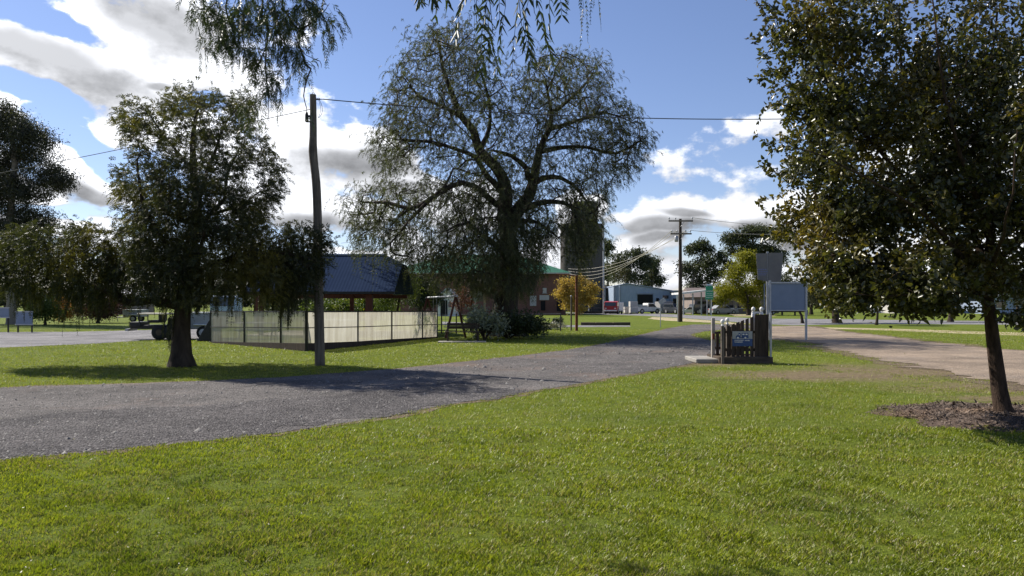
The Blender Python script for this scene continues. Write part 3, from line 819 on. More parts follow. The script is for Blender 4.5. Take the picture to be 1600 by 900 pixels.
    Nv = unit(np.array((0, 0, 1.0)) * 0.6 + rnd_unit(n))
    Sd = unit(np.cross(A, Nv))
    Lg = RNG.uniform(0.042, 0.095, n)
    V, Fq = leaves_folded(p0, A, Sd, Lg, Lg * RNG.uniform(0.5, 0.68, n), 0.22, 0.18)
    cr = np_mesh('crown', V, Fq, M_GLOSSY, root)
    localise(root, tr, cr)
    print('right tree', T.n, len(Fq))

# ------------------------------------------------------------------ 4. pepper tree over the photographer, its branches hanging into the frame
def overhead_pepper():
    root = tree_root('overhanging_pepper_tree', 'pepper tree whose leafy branches hang into the top of the view above the wooden pole', 'tree', (-3.4, -3.2, 0))
    T = Tree()
    T.limb([(-3.4, -3.2, -0.1), (-3.4, -3.1, 1.2), (-3.2, -2.8, 2.6), (-3.0, -1.8, 4.2), (-2.7, 0.2, 5.4), (-2.2, 2.6, 6.0), (-1.9, 4.8, 6.1), (-1.7, 6.4, 5.8)], 0.34, 0.03, 0.25, 0.01)
    T.limb([(-3.0, -1.8, 4.2), (-2.0, -0.6, 5.2), (-0.9, 1.2, 5.2), (-0.2, 2.4, 4.6), (0.2, 3.1, 3.9)], 0.14, 0.02, 0.2, 0.01)
    T.limb([(-3.1, -2.4, 3.4), (-4.2, -2.8, 4.6), (-5.2, -2.6, 5.8)], 0.16, 0.03, 0.25, 0.01)
    T.limb([(-3.0, -1.8, 4.2), (-2.2, -3.2, 5.4), (-1.2, -4.4, 6.2)], 0.16, 0.03, 0.25, 0.01)
    Y = 6.3
    # bare forked twigs that reach the pole top in the picture
    for seq in [[(-1.7, 6.3, 5.8), P(440, -20, Y), P(452, 30, Y), P(463, 62, Y), P(480, 88, Y), P(500, 97, Y), P(502, 106, Y)],
                [P(463, 62, Y), P(478, 100, Y), P(486, 108, Y), P(478, 125, Y), P(474, 150, Y), P(479, 170, Y), P(478, 185, Y)],
                [(-1.75, 6.0, 5.85), P(405, -10, Y - .2), P(415, 40, Y - .2), P(412, 95, Y - .2), P(418, 140, Y - .2), P(420, 190, Y - .2)],
                [(-1.85, 5.4, 5.95), P(355, -20, Y + .2), P(362, 30, Y + .2), P(385, 70, Y + .2), P(392, 110, Y + .2)],
                [P(452, 30, Y), P(470, 45, Y - .1), P(500, 25, Y - .2), P(515, 5, Y - .2)]]:
        T.limb(seq, 0.011, 0.003, 0.07, 0.004)
    lobes = [(330, 20, 34, 30, Y, .5, 26), (380, 30, 45, 45, Y, .6, 40), (350, 70, 32, 26, Y, .4, 18), (440, 30, 45, 45, Y - .2, .6, 44), (495, 15, 34, 28, Y - .2, .5, 24), (400, 95, 28, 30, Y, .3, 18), (425, 130, 26, 26, Y - .2, .3, 14), (400, 170, 30, 20, Y, .3, 7), (450, 80, 26, 36, Y - .2, .4, 18), (400, -60, 110, 50, Y - .3, 1.0, 60)]
    T.grow(lobe_pts(lobes, 0.7), 0.12, 0.3, 0.02, -0.05)
    near_n = T.n
    rest = RNG.normal(0, 1, (110, 3)) * np.array((1.6, 1.6, 0.6)) + np.array((-2.6, -2.2, 6.6))
    T.grow(rest, 0.3, 0.3, 0.04, 0.0)
    T.radii(0.0022, 2.5)
    tips = np.array(T.tips)
    nearm = tips < near_n
    nt = tips[nearm]
    bu = np.where((T.r[:near_n] < 0.0045) & (np.arange(near_n) > 120))[0]
    idx = np.concatenate([np.repeat(nt, 3), bu[RNG.random(len(bu)) < 0.35]])
    p0 = T.p[idx] + RNG.normal(0, 0.03, (len(idx), 3))
    d0 = unit(rnd_unit(len(idx)) * 0.8 + np.array((0, 0, -0.25)))
    V1, F1, pa = fronds(p0, d0, RNG.uniform(0.13, 0.24, len(idx)), 11, 0.045, 0.0085, 1.0)
    R1 = rachis(p0, pa[:, ::3], 0.0012)
    # sparse strings with large leaflets just above the camera
    st = []
    for px, py, ln, y in [(640, -40, .10, 3.0), (690, -45, .13, 3.1), (720, -50, .22, 3.0), (735, -30, .2, 3.0), (752, -40, .24, 2.9), (765, -15, .22, 2.9), (778, -45, .2, 3.1), (800, -40, .3, 3.0), (812, -10, .26, 2.9), (822, -40, .26, 2.8),
                          (840, -40, .22, 3.0), (858, -45, .24, 3.1), (700, -60, .2, 3.2), (745, 10, .2, 3.0), (790, 10, .22, 3.0), (770, 50, .14, 2.9), (815, 40, .16, 2.95), (835, 20, .2, 3.0), (870, -45, .14, 3.0), (660, -35, .09, 2.9), (675, -40, .10, 3.0)]:
        st.append((P(px, py, y), ln))
    p1 = np.array([a for a, _ in st]); l1 = np.array([b for _, b in st]) * 1.15
    V2, F2, pb = fronds(p1, unit(rnd_unit(len(p1)) * 0.5 + np.array((0.1, 0, -0.9))), l1, 7, 0.056, 0.0115, 0.8, True, 0.2)
    R2 = rachis(p1, pb, 0.0012)
    p2 = np.array([P(a, b, 5.5) for a, b in [(890, -30), (905, -20), (915, -10), (925, -25), (935, 0), (912, 10), (930, -40), (900, -45)]])
    V4, F4, pc = fronds(p2, unit(rnd_unit(len(p2)) * 0.3 + np.array((0, 0, -1.0))), RNG.uniform(.2, .32, len(p2)), 12, 0.03, 0.009, 0.8)
    R4 = rachis(p2, pc, 0.0012)
    # hanging twigs that carry those strings
    T2 = []
    for q in list(p1) + list(p2):
        a = Vector(q); top = Vector((a.x * 0.9 - 0.1, a.y - 0.15, a.z + 0.9))
        T2.append((a, top))
    tgs = []
    tr = T.mesh('trunk', M_BARK, root, 1.4, 0.4, 0.0, 0.05)
    for a, top in T2:
        j = int(np.argmin(((T.p[:T.n] - np.array(top)) ** 2).sum(1)))
        e = Vector(T.p[j])
        mid = top * 0.6 + e * 0.4 + Vector((0, 0, 0.12))
        tgs.append(MB().tube([e, mid, top * 0.7 + a * 0.3, a], [0.006, 0.005, 0.003, 0.0014], 5, False).build('twig', M_BARK, root))
    # crown behind the camera
    far = tips[~nearm]
    idx = np.repeat(far, 10)
    p3 = T.p[idx] + RNG.normal(0, 0.25, (len(idx), 3))
    V5, F5, _ = fronds(p3, unit(rnd_unit(len(idx))), RNG.uniform(.25, .4, len(idx)), 7, 0.07, 0.016, 1.0)
    V, Fq = merge([(V1, F1), (V2, np.array(F2)), (V4, F4), (V5, F5), R1, R2, R4])
    cr = np_mesh('crown', V, Fq, M_PEPPER_NEAR, root)
    localise(root, tr, cr, *tgs)
    print('overhead', T.n, len(Fq))

# ------------------------------------------------------------------ far trees
def far_tree(name, label, cat, trunk, lobes, Y, leaf, wood, tr_r, leaf_l, leaf_w, per=60, spread=0.5, droop=0.4, depth=1.0, group=None, n_pts=None, base_py=None):
    """trunk: pixel path from the ground up; lobes: (px, py, rx, ry, n)"""
    b = Vector(P(trunk[0][0], 0, Y)); b.z = 0
    root = tree_root(name, label, cat, b, group)
    T = Tree(30000)
    pth = [Vector((b.x, Y, -0.1))] + [P(a, c, Y) for a, c in trunk[1:]]
    T.limb(pth, tr_r, tr_r * 0.35, max(0.3, Y / 250), Y * 0.0004)
    k = Y / F_PX
    lb = [(a, c, rx, ry, Y + RNG.uniform(-.3, .3) * (rx + ry) * k * depth, (rx + ry) * 0.5 * k * depth, n) for a, c, rx, ry, n in lobes]
    pts = lobe_pts(lb, 0.5)
    T.grow(pts, max(0.4, Y / 150), 0.3, 0.05, 0.05)
    T.radii(tr_r * 0.035, 2.4, tr_r)
    tr = T.mesh('trunk', wood, root, 1.4, 0.5)
    tips = np.array(T.tips)
    idx = np.repeat(tips, per); n = len(idx)
    p0 = T.p[idx] + RNG.normal(0, 1, (n, 3)) * spread * np.array((1, 1, 0.75))
    A = unit(rnd_unit(n) + np.array((0, 0, -droop)))
    Sd = unit(np.cross(A, rnd_unit(n)))
    s = RNG.uniform(0.65, 1.3, n)
    V, Fq = leaves_diamond(p0, A, Sd, leaf_l * s, leaf_w * s)
    cr = np_mesh('crown', V, Fq, leaf, root)
    localise(root, tr, cr)
    return root

def shrub(name, label, cat, c, r, h, leaf, n_st, n_leaf, ll, lw, group=None, flat=0.6):
    """low bush: stems from one foot and leaves through the whole volume"""
    root = tree_root(name, label, cat, c, group)
    mb = MB()
    ends = []
    for i in range(n_st):
        a = RNG.uniform(0, 2 * PI); q = RNG.uniform(0.2, 1.0) ** 0.5
        e = Vector((math.cos(a) * r * q, math.sin(a) * r * q, h * RNG.uniform(0.45, 1.0) * (1 - 0.45 * q * q)))
        m = e * 0.5 + Vector((0, 0, 0.18 * h))
        mb.tube([(0, 0, -0.03), m, e], [0.012 + 0.01 * r, 0.008 + 0.006 * r, 0.003], 5, False)
        ends.append((m, e))
    mb.build('stem', M_BARK, root)
    k = RNG.integers(0, n_st, n_leaf)
    t = RNG.uniform(0.1, 1.1, (n_leaf, 1))
    ms = np.array([m for m, e in ends])[k]; es = np.array([e for m, e in ends])[k]
    p0 = ms * (1 - t) + es * t + RNG.normal(0, 1, (n_leaf, 3)) * np.array((r, r, h)) * 0.13
    p0[:, 2] = np.maximum(p0[:, 2], 0.02)
    A = unit(rnd_unit(n_leaf) + np.array((0, 0, 0.2))); Sd = unit(np.cross(A, rnd_unit(n_leaf)))
    s = RNG.uniform(0.6, 1.3, n_leaf)
    V, Fq = leaves_diamond(p0, A, Sd, ll * s, lw * s)
    np_mesh('foliage', V, Fq, leaf, root)
    return root

left_pepper(); big_pepper(); right_tree(); overhead_pepper()

GT = 'gum trees beyond the sheds'
far_tree('gum_tree', 'tall dark gum tree at the left edge rising behind the pepper tree', 'tree', [(20, 505), (18, 440), (15, 340), (20, 240), (10, 180)],
         [(0, 190, 48, 38, 60), (48, 215, 40, 42, 60), (10, 250, 60, 40, 70), (70, 265, 26, 40, 30), (30, 300, 62, 30, 70), (100, 284, 14, 22, 18), (15, 350, 60, 30, 60), (60, 345, 30, 26, 30), (-40, 280, 60, 120, 90), (0, 400, 60, 30, 50), (-30, 440, 50, 30, 30)], 58, M_GUM_DARK, M_BARK_GUM, 0.42, 0.2, 0.065, 150, 0.38, 0.8)
far_tree('gum_tree', 'gum tree with wide leaning crown directly behind the big blue grey shed', 'tree', [(978, 487), (980, 440), (985, 410)],
         [(965, 412, 18, 16, 26), (990, 402, 20, 14, 30), (1008, 412, 14, 18, 24), (972, 430, 26, 12, 30), (1000, 432, 10, 10, 10)], 190, M_GUM, M_BARK_GUM, 0.6, 0.6, 0.26, 70, 0.7, 0.4, group=GT)
far_tree('gum_tree', 'slim gum tree just right of the leaning gum behind the shed', 'tree', [(1016, 487), (1019, 440), (1020, 415)],
         [(1021, 412, 9, 12, 18), (1018, 432, 13, 12, 22), (1030, 440, 8, 10, 10), (1012, 444, 10, 6, 8)], 200, M_GUM, M_BARK_GUM, 0.5, 0.6, 0.26, 70, 0.65, 0.4, group=GT)
far_tree('gum_tree', 'gum tree half hidden behind the right side of the grain silo', 'tree', [(948, 487), (949, 430), (948, 395)],
         [(949, 388, 11, 18, 24), (952, 420, 14, 22, 30), (945, 460, 12, 18, 20)], 210, M_GUM, M_BARK_GUM, 0.5, 0.65, 0.28, 70, 0.7, 0.4, group=GT)
far_tree('gum_tree', 'open grey gum tree directly behind the double crossarm power pole', 'tree', [(1080, 484), (1084, 440), (1092, 415), (1098, 395)],
         [(1082, 388, 13, 11, 24), (1098, 381, 7, 8, 14), (1105, 390, 8, 9, 12), (1074, 420, 20, 16, 34), (1104, 410, 22, 14, 34), (1128, 402, 12, 12, 16), (1092, 440, 24, 16, 34), (1118, 432, 16, 14, 22), (1140, 415, 12, 8, 12), (1078, 460, 14, 10, 14), (1110, 458, 18, 8, 14)], 150, M_GUM, M_BARK_GUM, 0.5, 0.5, 0.2, 55, 0.55, 0.5, group=GT)
far_tree('gum_tree', 'flat topped gum tree rising behind the yellow green tree and grey sign', 'tree', [(1186, 484), (1185, 440), (1180, 400), (1176, 375)],
         [(1150, 372, 22, 10, 44), (1178, 362, 26, 9, 44), (1206, 366, 22, 12, 36), (1170, 388, 24, 12, 36), (1196, 395, 20, 14, 30), (1142, 388, 8, 10, 10), (1178, 412, 16, 14, 18), (1215, 400, 20, 20, 26)], 140, M_GUM, M_BARK_GUM, 0.6, 0.5, 0.2, 60, 0.55, 0.4, group=GT)
far_tree('yellow_green_tree', 'round yellow green tree with dark shaded side left of the grey sign', 'tree', [(1170, 490), (1168, 478), (1165, 455)],
         [(1165, 405, 16, 14, 36), (1180, 420, 18, 18, 44), (1150, 430, 22, 16, 50), (1135, 455, 20, 14, 46), (1160, 455, 24, 18, 56), (1185, 448, 18, 22, 46), (1125, 468, 10, 8, 12), (1175, 475, 20, 8, 24)], 105, M_YGREEN, M_BARK, 0.32, 0.26, 0.13, 70, 0.42, 0.2)
far_tree('yellow_autumn_tree', 'small tree in yellow autumn leaf behind the rusty post', 'tree', [(901, 492), (901, 476), (900, 460)],
         [(887, 446, 12, 12, 34), (905, 440, 13, 12, 34), (922, 453, 14, 10, 34), (878, 458, 12, 8, 26), (900, 462, 20, 12, 46), (918, 470, 14, 10, 24), (890, 473, 14, 9, 22), (905, 480, 12, 8, 18)], 98, M_YELLOW, M_BARK, 0.14, 0.24, 0.13, 40, 0.34, 0.2)
far_tree('round_tree', 'small dark double trunked tree right of the open shelter', 'tree', [(655, 512), (655, 490), (656, 462)],
         [(650, 448, 18, 16, 36), (668, 450, 18, 16, 36), (660, 470, 26, 12, 40), (680, 465, 12, 12, 16)], 58, M_DARKGREEN, M_BARK, 0.16, 0.15, 0.07, 90, 0.28, 0.2)
far_tree('weeping_tree', 'bright green weeping tree at the right end of the shelter roof', 'tree', [(618, 520), (620, 490), (625, 455), (622, 430)],
         [(632, 432, 18, 16, 30), (620, 455, 26, 18, 36), (600, 470, 24, 12, 24), (640, 455, 12, 20, 20), (590, 412, 22, 12, 14), (580, 430, 16, 10, 8)], 46, M_MIDGREEN, M_BARK, 0.11, 0.14, 0.04, 70, 0.25, 0.9)
far_tree('plum_tree', 'purple leaved plum tree on the far left lawn beside the white trailer', 'tree', [(153, 506), (153, 494), (153, 480)],
         [(150, 470, 26, 14, 50), (168, 476, 22, 14, 40), (140, 484, 20, 10, 30), (160, 488, 22, 8, 30)], 62, M_PLUM, M_BARK, 0.14, 0.17, 0.09, 60, 0.34, 0.2)
far_tree('orange_autumn_tree', 'small orange autumn tree on the far left lawn', 'tree', [(97, 506), (97, 498), (98, 486)],
         [(97, 476, 12, 10, 24), (102, 488, 12, 10, 26), (92, 490, 10, 8, 16)], 64, M_ORANGE, M_BARK, 0.09, 0.15, 0.08, 50, 0.26, 0.2)
far_tree('round_tree', 'low green tree on the far left lawn behind the pale notice board', 'tree', [(70, 512), (71, 500), (70, 486)],
         [(70, 478, 24, 12, 40), (55, 488, 18, 10, 24), (84, 490, 16, 8, 20)], 56, M_MIDGREEN, M_BARK, 0.12, 0.16, 0.08, 60, 0.3, 0.3)
far_tree('bare_red_tree', 'small red brown autumn tree right of the swing frame', 'tree', [(722, 502), (722, 485), (720, 468)],
         [(722, 460, 10, 12, 26), (728, 472, 12, 12, 26), (714, 474, 8, 10, 14)], 78, leafmat('red_brown_leaf', (0.09, 0.03, 0.02), (0.16, 0.06, 0.035), None, 0, 0.3), M_BARK, 0.09, 0.17, 0.07, 30, 0.3, 0.3)
RG = 'street trees behind the glossy leaved tree'
for nm, lab, pxs, lob, Y, r in [
    ('street_tree', 'thick trunked street tree on the kerb between the blank board and the gravel bend', [(1308, 504), (1306, 490), (1304, 465), (1300, 440)], [(1290, 440, 40, 26, 60), (1330, 445, 36, 22, 50), (1310, 415, 40, 26, 60), (1275, 462, 24, 14, 24)], 62, 0.34),
    ('street_tree', 'thin leaning street tree at the right post of the blank board', [(1254, 505), (1251, 492), (1244, 478), (1238, 462)], [(1240, 455, 22, 14, 26), (1225, 440, 24, 16, 26)], 61, 0.13),
    ('street_tree', 'slender street tree half hidden under the lowest glossy leaves', [(1369, 508), (1370, 495), (1368, 475), (1370, 450)], [(1370, 450, 30, 20, 36), (1390, 460, 30, 16, 30), (1350, 435, 30, 20, 30)], 56, 0.11),
    ('street_tree', 'forked street tree seen just left of the glossy tree trunk', [(1485, 503), (1486, 490), (1480, 470), (1478, 445)], [(1470, 450, 36, 20, 40), (1500, 445, 30, 20, 36), (1440, 460, 26, 14, 26)], 66, 0.24),
    ('street_tree', 'shaded street tree at the right edge behind the glossy tree trunk', [(1590, 500), (1590, 485), (1586, 460)], [(1580, 450, 40, 24, 46), (1610, 455, 40, 22, 40)], 72, 0.25),
    ('street_tree', 'dark street tree further back above the log rail', [(1267, 493), (1268, 480), (1268, 460)], [(1268, 455, 24, 16, 36), (1285, 462, 22, 14, 26)], 110, 0.3)]:
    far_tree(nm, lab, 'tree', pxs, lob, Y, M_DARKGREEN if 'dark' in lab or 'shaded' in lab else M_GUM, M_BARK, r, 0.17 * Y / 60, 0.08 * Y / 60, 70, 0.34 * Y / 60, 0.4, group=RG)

# understorey at the foot of the big tree and in the planted strip
shrub('leafy_bush', 'pale silver leaved bush left of the big trunk behind the bench', 'bush', G(757, 532), 0.95, 1.75, M_SILVER, 26, 1900, 0.17, 0.065)
shrub('leafy_bush', 'dark spreading bush hugging the foot of the big pepper trunk', 'bush', G(795, 529), 1.75, 1.35, M_DARKGREEN, 40, 6500, 0.16, 0.06)
shrub('leafy_bush', 'dark bush to the right of the big pepper trunk', 'bush', G(828, 521), 0.75, 0.75, M_DARKGREEN, 22, 2200, 0.14, 0.06)
shrub('clipped_bush', 'small round clipped bush beside the wire fence post', 'bush', G(873, 511), 0.42, 0.72, M_DARKGREEN, 20, 2600, 0.08, 0.05)
shrub('grey_shrub', 'pale grey low shrub under the wire fence', 'bush', G(856, 515), 1.1, 0.55, leafmat('grey_leaf', (0.16, 0.16, 0.12), (0.30, 0.29, 0.23), None, 0, 0.2), 26, 1600, 0.12, 0.05)
for i, (px, py, r, h, mt, lab) in enumerate([(520, 500.5, 3.0, 2.6, M_MIDGREEN, 'yellow green bush seen under the shelter roof behind the white ute'), (560, 499, 3.0, 3.4, M_YGREEN, 'yellowing bush seen between the two shelter posts'),
                                    (590, 499, 3.2, 3.0, M_MIDGREEN, 'green bush seen right of the thick shelter post'), (450, 499, 3.4, 3.0, M_DARKGREEN, 'dark bush seen behind the panel fence under the pepper branches')]):
    shrub('garden_bush', lab, 'bush', G(px, py), r, h, mt, 40, 3600, 0.26, 0.13, 'garden bushes behind the shelter')

# ------------------------------------------------------------------ the ground, roads, grass
from mathutils.geometry import tessellate_polygon
from mathutils import noise as mnoise

def wnoise(x, y, s, seed=0.0):
    return mnoise.noise(Vector((x * s + seed, y * s - seed, seed * 1.7)))

def curve_pts(px_pts, step_px=0):
    w = [G(a, b) for a, b in px_pts]
    return w

def ragged(poly, amp, step=0.25):
    """closed ground polygon with its edges subdivided and frayed (amp in metres, growing with distance)"""
    out = []
    n = len(poly)
    for i in range(n):
        a, b = poly[i], poly[(i + 1) % n]
        d = (b - a).length
        st = max(0.05, step * min(1.0, (a.y + b.y) / 2 / 20))
        k = max(1, min(400, int(d / st)))
        nv = Vector((-(b - a).y, (b - a).x, 0)).normalized() if d > 0 else Vector()
        for j in range(k):
            q = a + (b - a) * (j / k)
            h = wnoise(q.x, q.y, 0.6, 3.0) * 1.6 + wnoise(q.x, q.y, 2.7, 9.0) + wnoise(q.x, q.y, 9.0, 5.0) * 0.5
            out.append(q + nv * h * amp)
    return out

def spline(px_pts):
    """smooth the pixel polyline into a denser one"""
    q = smooth_path([(a, b, 0) for a, b in px_pts], 12.0)
    return [(a, b) for a, b, _ in q]

def sheet(name, poly, z, mat, kind='structure', label=None, cat=None):
    vs = [Vector((p.x, p.y, z)) for p in poly]
    tris = tessellate_polygon([vs])
    mb = MB(); mb.add(vs, [tuple(t) for t in tris])
    o = mb.build(name, mat)
    o['kind'] = kind
    if label: o['label'] = label
    if cat: o['category'] = cat
    return o

def ground_mat():
    m, N, L = new_mat('lawn_ground')
    out = N.new('ShaderNodeOutputMaterial'); b = N.new('ShaderNodeBsdfPrincipled')
    tc = N.new('ShaderNodeTexCoord'); O = tc.outputs['Object']
    big = noise(N, L, 0.16, 4, 0.6, O); mid = noise(N, L, 0.9, 5, 0.65, O); fine = noise(N, L, 7.0, 6, 0.7, O); vf = noise(N, L, 45.0, 4, 0.7, O)
    r1 = ramp(N, [(0.28, (0.082, 0.130, 0.014)), (0.5, (0.15, 0.205, 0.020)), (0.72, (0.22, 0.245, 0.032))])
    L.new(mth(N, L, 'ADD', mth(N, L, 'MULTIPLY', big.outputs[0], 0.5), mth(N, L, 'MULTIPLY', mid.outputs[0], 0.5)), r1.inputs[0])
    r2 = ramp(N, [(0.34, (0.026, 0.032, 0.009)), (0.62, (0.15, 0.165, 0.03))])
    L.new(fine.outputs[0], r2.inputs[0])
    c = mixc(N, L, 0.42, r1.outputs[0], r2.outputs[0])
    r3 = ramp(N, [(0.35, (0.55, 0.55, 0.55)), (0.65, (1.25, 1.25, 1.2))]); L.new(vf.outputs[0], r3.inputs[0])
    c = mixc(N, L, 1.0, c, r3.outputs[0], 'MULTIPLY')
    # worn, bare and dry places: world-space discs broken up by noise
    sp = N.new('ShaderNodeSeparateXYZ'); L.new(O, sp.inputs[0])
    cur = None
    for (x, y, rx, ry) in DIRT:
        dx = mth(N, L, 'MULTIPLY', mth(N, L, 'SUBTRACT', sp.outputs[0], x), 1 / rx)
        dy = mth(N, L, 'MULTIPLY', mth(N, L, 'SUBTRACT', sp.outputs[1], y), 1 / ry)
        d = mth(N, L, 'SUBTRACT', 1.0, mth(N, L, 'SQRT', mth(N, L, 'ADD', mth(N, L, 'MULTIPLY', dx, dx), mth(N, L, 'MULTIPLY', dy, dy))))
        cur = d if cur is None else mth(N, L, 'MAXIMUM', cur, d)
    cur = mth(N, L, 'ADD', cur, mth(N, L, 'MULTIPLY', mth(N, L, 'SUBTRACT', mid.outputs[0], 0.5), 1.4))
    cur = mth(N, L, 'ADD', cur, mth(N, L, 'MULTIPLY', mth(N, L, 'SUBTRACT', fine.outputs[0], 0.5), 1.2))
    mr = N.new('ShaderNodeMapRange'); mr.interpolation_type = 'SMOOTHSTEP'; mr.inputs['From Min'].default_value = -0.25; mr.inputs['From Max'].default_value = 0.75
    L.new(cur, mr.inputs['Value'])
    rd = ramp(N, [(0.3, (0.11, 0.080, 0.046)), (0.7, (0.255, 0.200, 0.120))]); L.new(fine.outputs[0], rd.inputs[0])
    c = mixc(N, L, mr.outputs[0], c, rd.outputs[0])
    L.new(c, b.inputs['Base Color'])
    b.inputs['Roughness'].default_value = 0.95; b.inputs['Specular IOR Level'].default_value = 0.1
    hh = mth(N, L, 'ADD', fine.outputs[0], mth(N, L, 'MULTIPLY', vf.outputs[0], 0.6))
    L.new(bump(N, L, hh, 0.9, 0.05), b.inputs['Normal'])
    L.new(b.outputs[0], out.inputs[0])
    return m

def gravel_mat(name, lo, hi, red=None, scale=60.0, streak=True, bs=0.8):
    m, N, L = new_mat(name)
    out = N.new('ShaderNodeOutputMaterial'); b = N.new('ShaderNodeBsdfPrincipled')
    tc = N.new('ShaderNodeTexCoord'); O = tc.outputs['Object']
    v = N.new('ShaderNodeTexVoronoi'); v.inputs['Scale'].default_value = scale; L.new(O, v.inputs['Vector'])
    v2 = N.new('ShaderNodeTexVoronoi'); v2.inputs['Scale'].default_value = scale * 0.37; L.new(O, v2.inputs['Vector'])
    sp = N.new('ShaderNodeSeparateColor'); L.new(v.outputs['Color'], sp.inputs[0])
    sp2 = N.new('ShaderNodeSeparateColor'); L.new(v2.outputs['Color'], sp2.inputs[0])
    mid = noise(N, L, 0.55, 6, 0.65, O); fine = noise(N, L, 5.0, 6, 0.7, O)
    f = mth(N, L, 'ADD', mth(N, L, 'MULTIPLY', sp.outputs[0], 0.45), mth(N, L, 'MULTIPLY', fine.outputs[0], 0.55))
    r = ramp(N, [(0.25, lo), (0.75, hi)]); L.new(f, r.inputs[0])
    c = r.outputs[0]
    rm = ramp(N, [(0.3, (0.60, 0.60, 0.61)), (0.7, (1.32, 1.3, 1.28))]); L.new(mid.outputs[0], rm.inputs[0])
    c = mixc(N, L, 1.0, c, rm.outputs[0], 'MULTIPLY')
    if red:
        n = noise(N, L, 0.35, 5, 0.6, O); rr = ramp(N, [(0.52, (0, 0, 0)), (0.72, (1, 1, 1))]); L.new(n.outputs[0], rr.inputs[0])
        c = mixc(N, L, mth(N, L, 'MULTIPLY', rr.outputs[0], 0.6), c, red)
    # scattered pale stones
    rs = ramp(N, [(0.93, (0, 0, 0)), (0.96, (1, 1, 1))]); L.new(sp2.outputs[1], rs.inputs[0])
    near = mth(N, L, 'LESS_THAN', v2.outputs['Distance'], 0.28)
    c = mixc(N, L, mth(N, L, 'MULTIPLY', mth(N, L, 'MULTIPLY', rs.outputs[0], near), 0.4), c, (0.42, 0.40, 0.37))
    L.new(c, b.inputs['Base Color'])
    b.inputs['Roughness'].default_value = 0.92; b.inputs['Specular IOR Level'].default_value = 0.12
    hh = mth(N, L, 'ADD', mth(N, L, 'MULTIPLY', v.outputs['Distance'], -1.0), mth(N, L, 'MULTIPLY', fine.outputs[0], 0.8))
    L.new(bump(N, L, hh, bs, 0.03), b.inputs['Normal'])
    L.new(b.outputs[0], out.inputs[0])
    return m

DIRT = [(7.2, 16.5, 3.6, 1.6), (10.5, 17.5, 4.5, 2.6), (10.5, 14.0, 3.5, 2.2), (5.2, 20.0, 1.5, 1.4), (14.0, 17.5, 5.5, 3.6), (12.5, 13.6, 3.2, 1.5), (9.2, 12.3, 2.4, 1.0), (3.4, 19.0, 2.2, 0.35)]

M_ROAD = gravel_mat('driveway_gravel', (0.060, 0.057, 0.056), (0.225, 0.208, 0.198), (0.25, 0.18, 0.14), 55)
M_COARSE = gravel_mat('coarse_gravel', (0.040, 0.038, 0.039), (0.175, 0.163, 0.160), None, 42, bs=1.0)
M_ROAD2 = gravel_mat('parking_gravel', (0.15, 0.148, 0.152), (0.30, 0.29, 0.29), None, 40)
M_TAN = gravel_mat('tan_gravel', (0.205, 0.160, 0.118), (0.375, 0.300, 0.228), (0.22, 0.19, 0.17), 40)
M_PALE = gravel_mat('pale_dust', (0.34, 0.28, 0.16), (0.50, 0.44, 0.28), None, 30)
M_VERGE = gravel_mat('verge_dirt', (0.085, 0.062, 0.042), (0.24, 0.19, 0.125), None, 50)
M_STREET = gravel_mat('street_asphalt', (0.16, 0.158, 0.165), (0.25, 0.245, 0.25), None, 60, bs=0.3)

gp = MB()
for r_ in [(-2500, -30, 2500, 3000)]:
    x0, y0, x1, y1 = r_
    gp.add([(x0, y0, 0), (x1, y0, 0), (x1, y1, 0), (x0, y1, 0)], [(0, 1, 2, 3)])
gobj = gp.build('ground', ground_mat()); gobj['kind'] = 'structure'

far_edge = spline([(-1500, 740), (-800, 682), (-160, 622), (0, 607), (200, 600), (400, 592), (600, 578), (750, 563), (850, 552), (930, 540), (985, 527), (1020, 519), (1060, 510.5), (1085, 507.2)])
near_edge = spline([(1205, 511.5), (1150, 514), (1100, 518), (1078, 524), (1100, 530), (1124, 538), (1128, 550), (1112, 558), (1070, 570), (960, 590), (850, 609), (700, 633), (560, 659), (400, 682), (200, 702), (0, 720), (-200, 740), (-800, 800), (-1500, 870)])
DRIVE_FAR = [G(a, b) for a, b in far_edge]; DRIVE_NEAR = [G(a, b) for a, b in near_edge]
DRIVE = [G(a, b) for a, b in far_edge] + [G(1130, 506.6), G(1205, 509.3)] + [G(a, b) for a, b in near_edge]
tan_px = [(1205, 511.5), (1205, 509.8), (1262, 509.8), (1290, 514), (1340, 521), (1400, 528), (1460, 535), (1520, 541), (1600, 548), (1720, 556)]
tan_px2 = [(1760, 634), (1640, 612), (1540, 592), (1470, 577), (1420, 568), (1370, 559), (1310, 547), (1262, 535.5), (1205, 530.5), (1128, 529)]
TAN = [G(a, b) for a, b in spline(tan_px[1:])] + [G(a, b) for a, b in spline(tan_px2)]
PARK = [G(a, b) for a, b in [(-900, 552), (-300, 545), (0, 543.5), (150, 537), (240, 531), (330, 530.5)]] + [G(330, 514), G(240, 515.5), G(120, 518.5), G(0, 519), G(-300, 519), G(-900, 520)]

def grow_poly(poly, d):
    c = sum(poly, Vector()) / len(poly); out = []
    n = len(poly)
    # signed area for orientation
    A = sum(poly[i].x * poly[(i + 1) % n].y - poly[(i + 1) % n].x * poly[i].y for i in range(n))
    s = 1 if A > 0 else -1
    for i in range(n):
        t = (poly[(i + 1) % n] - poly[i - 1]).normalized()
        out.append(poly[i] + Vector((t.y, -t.x, 0)) * d * s)
    return out

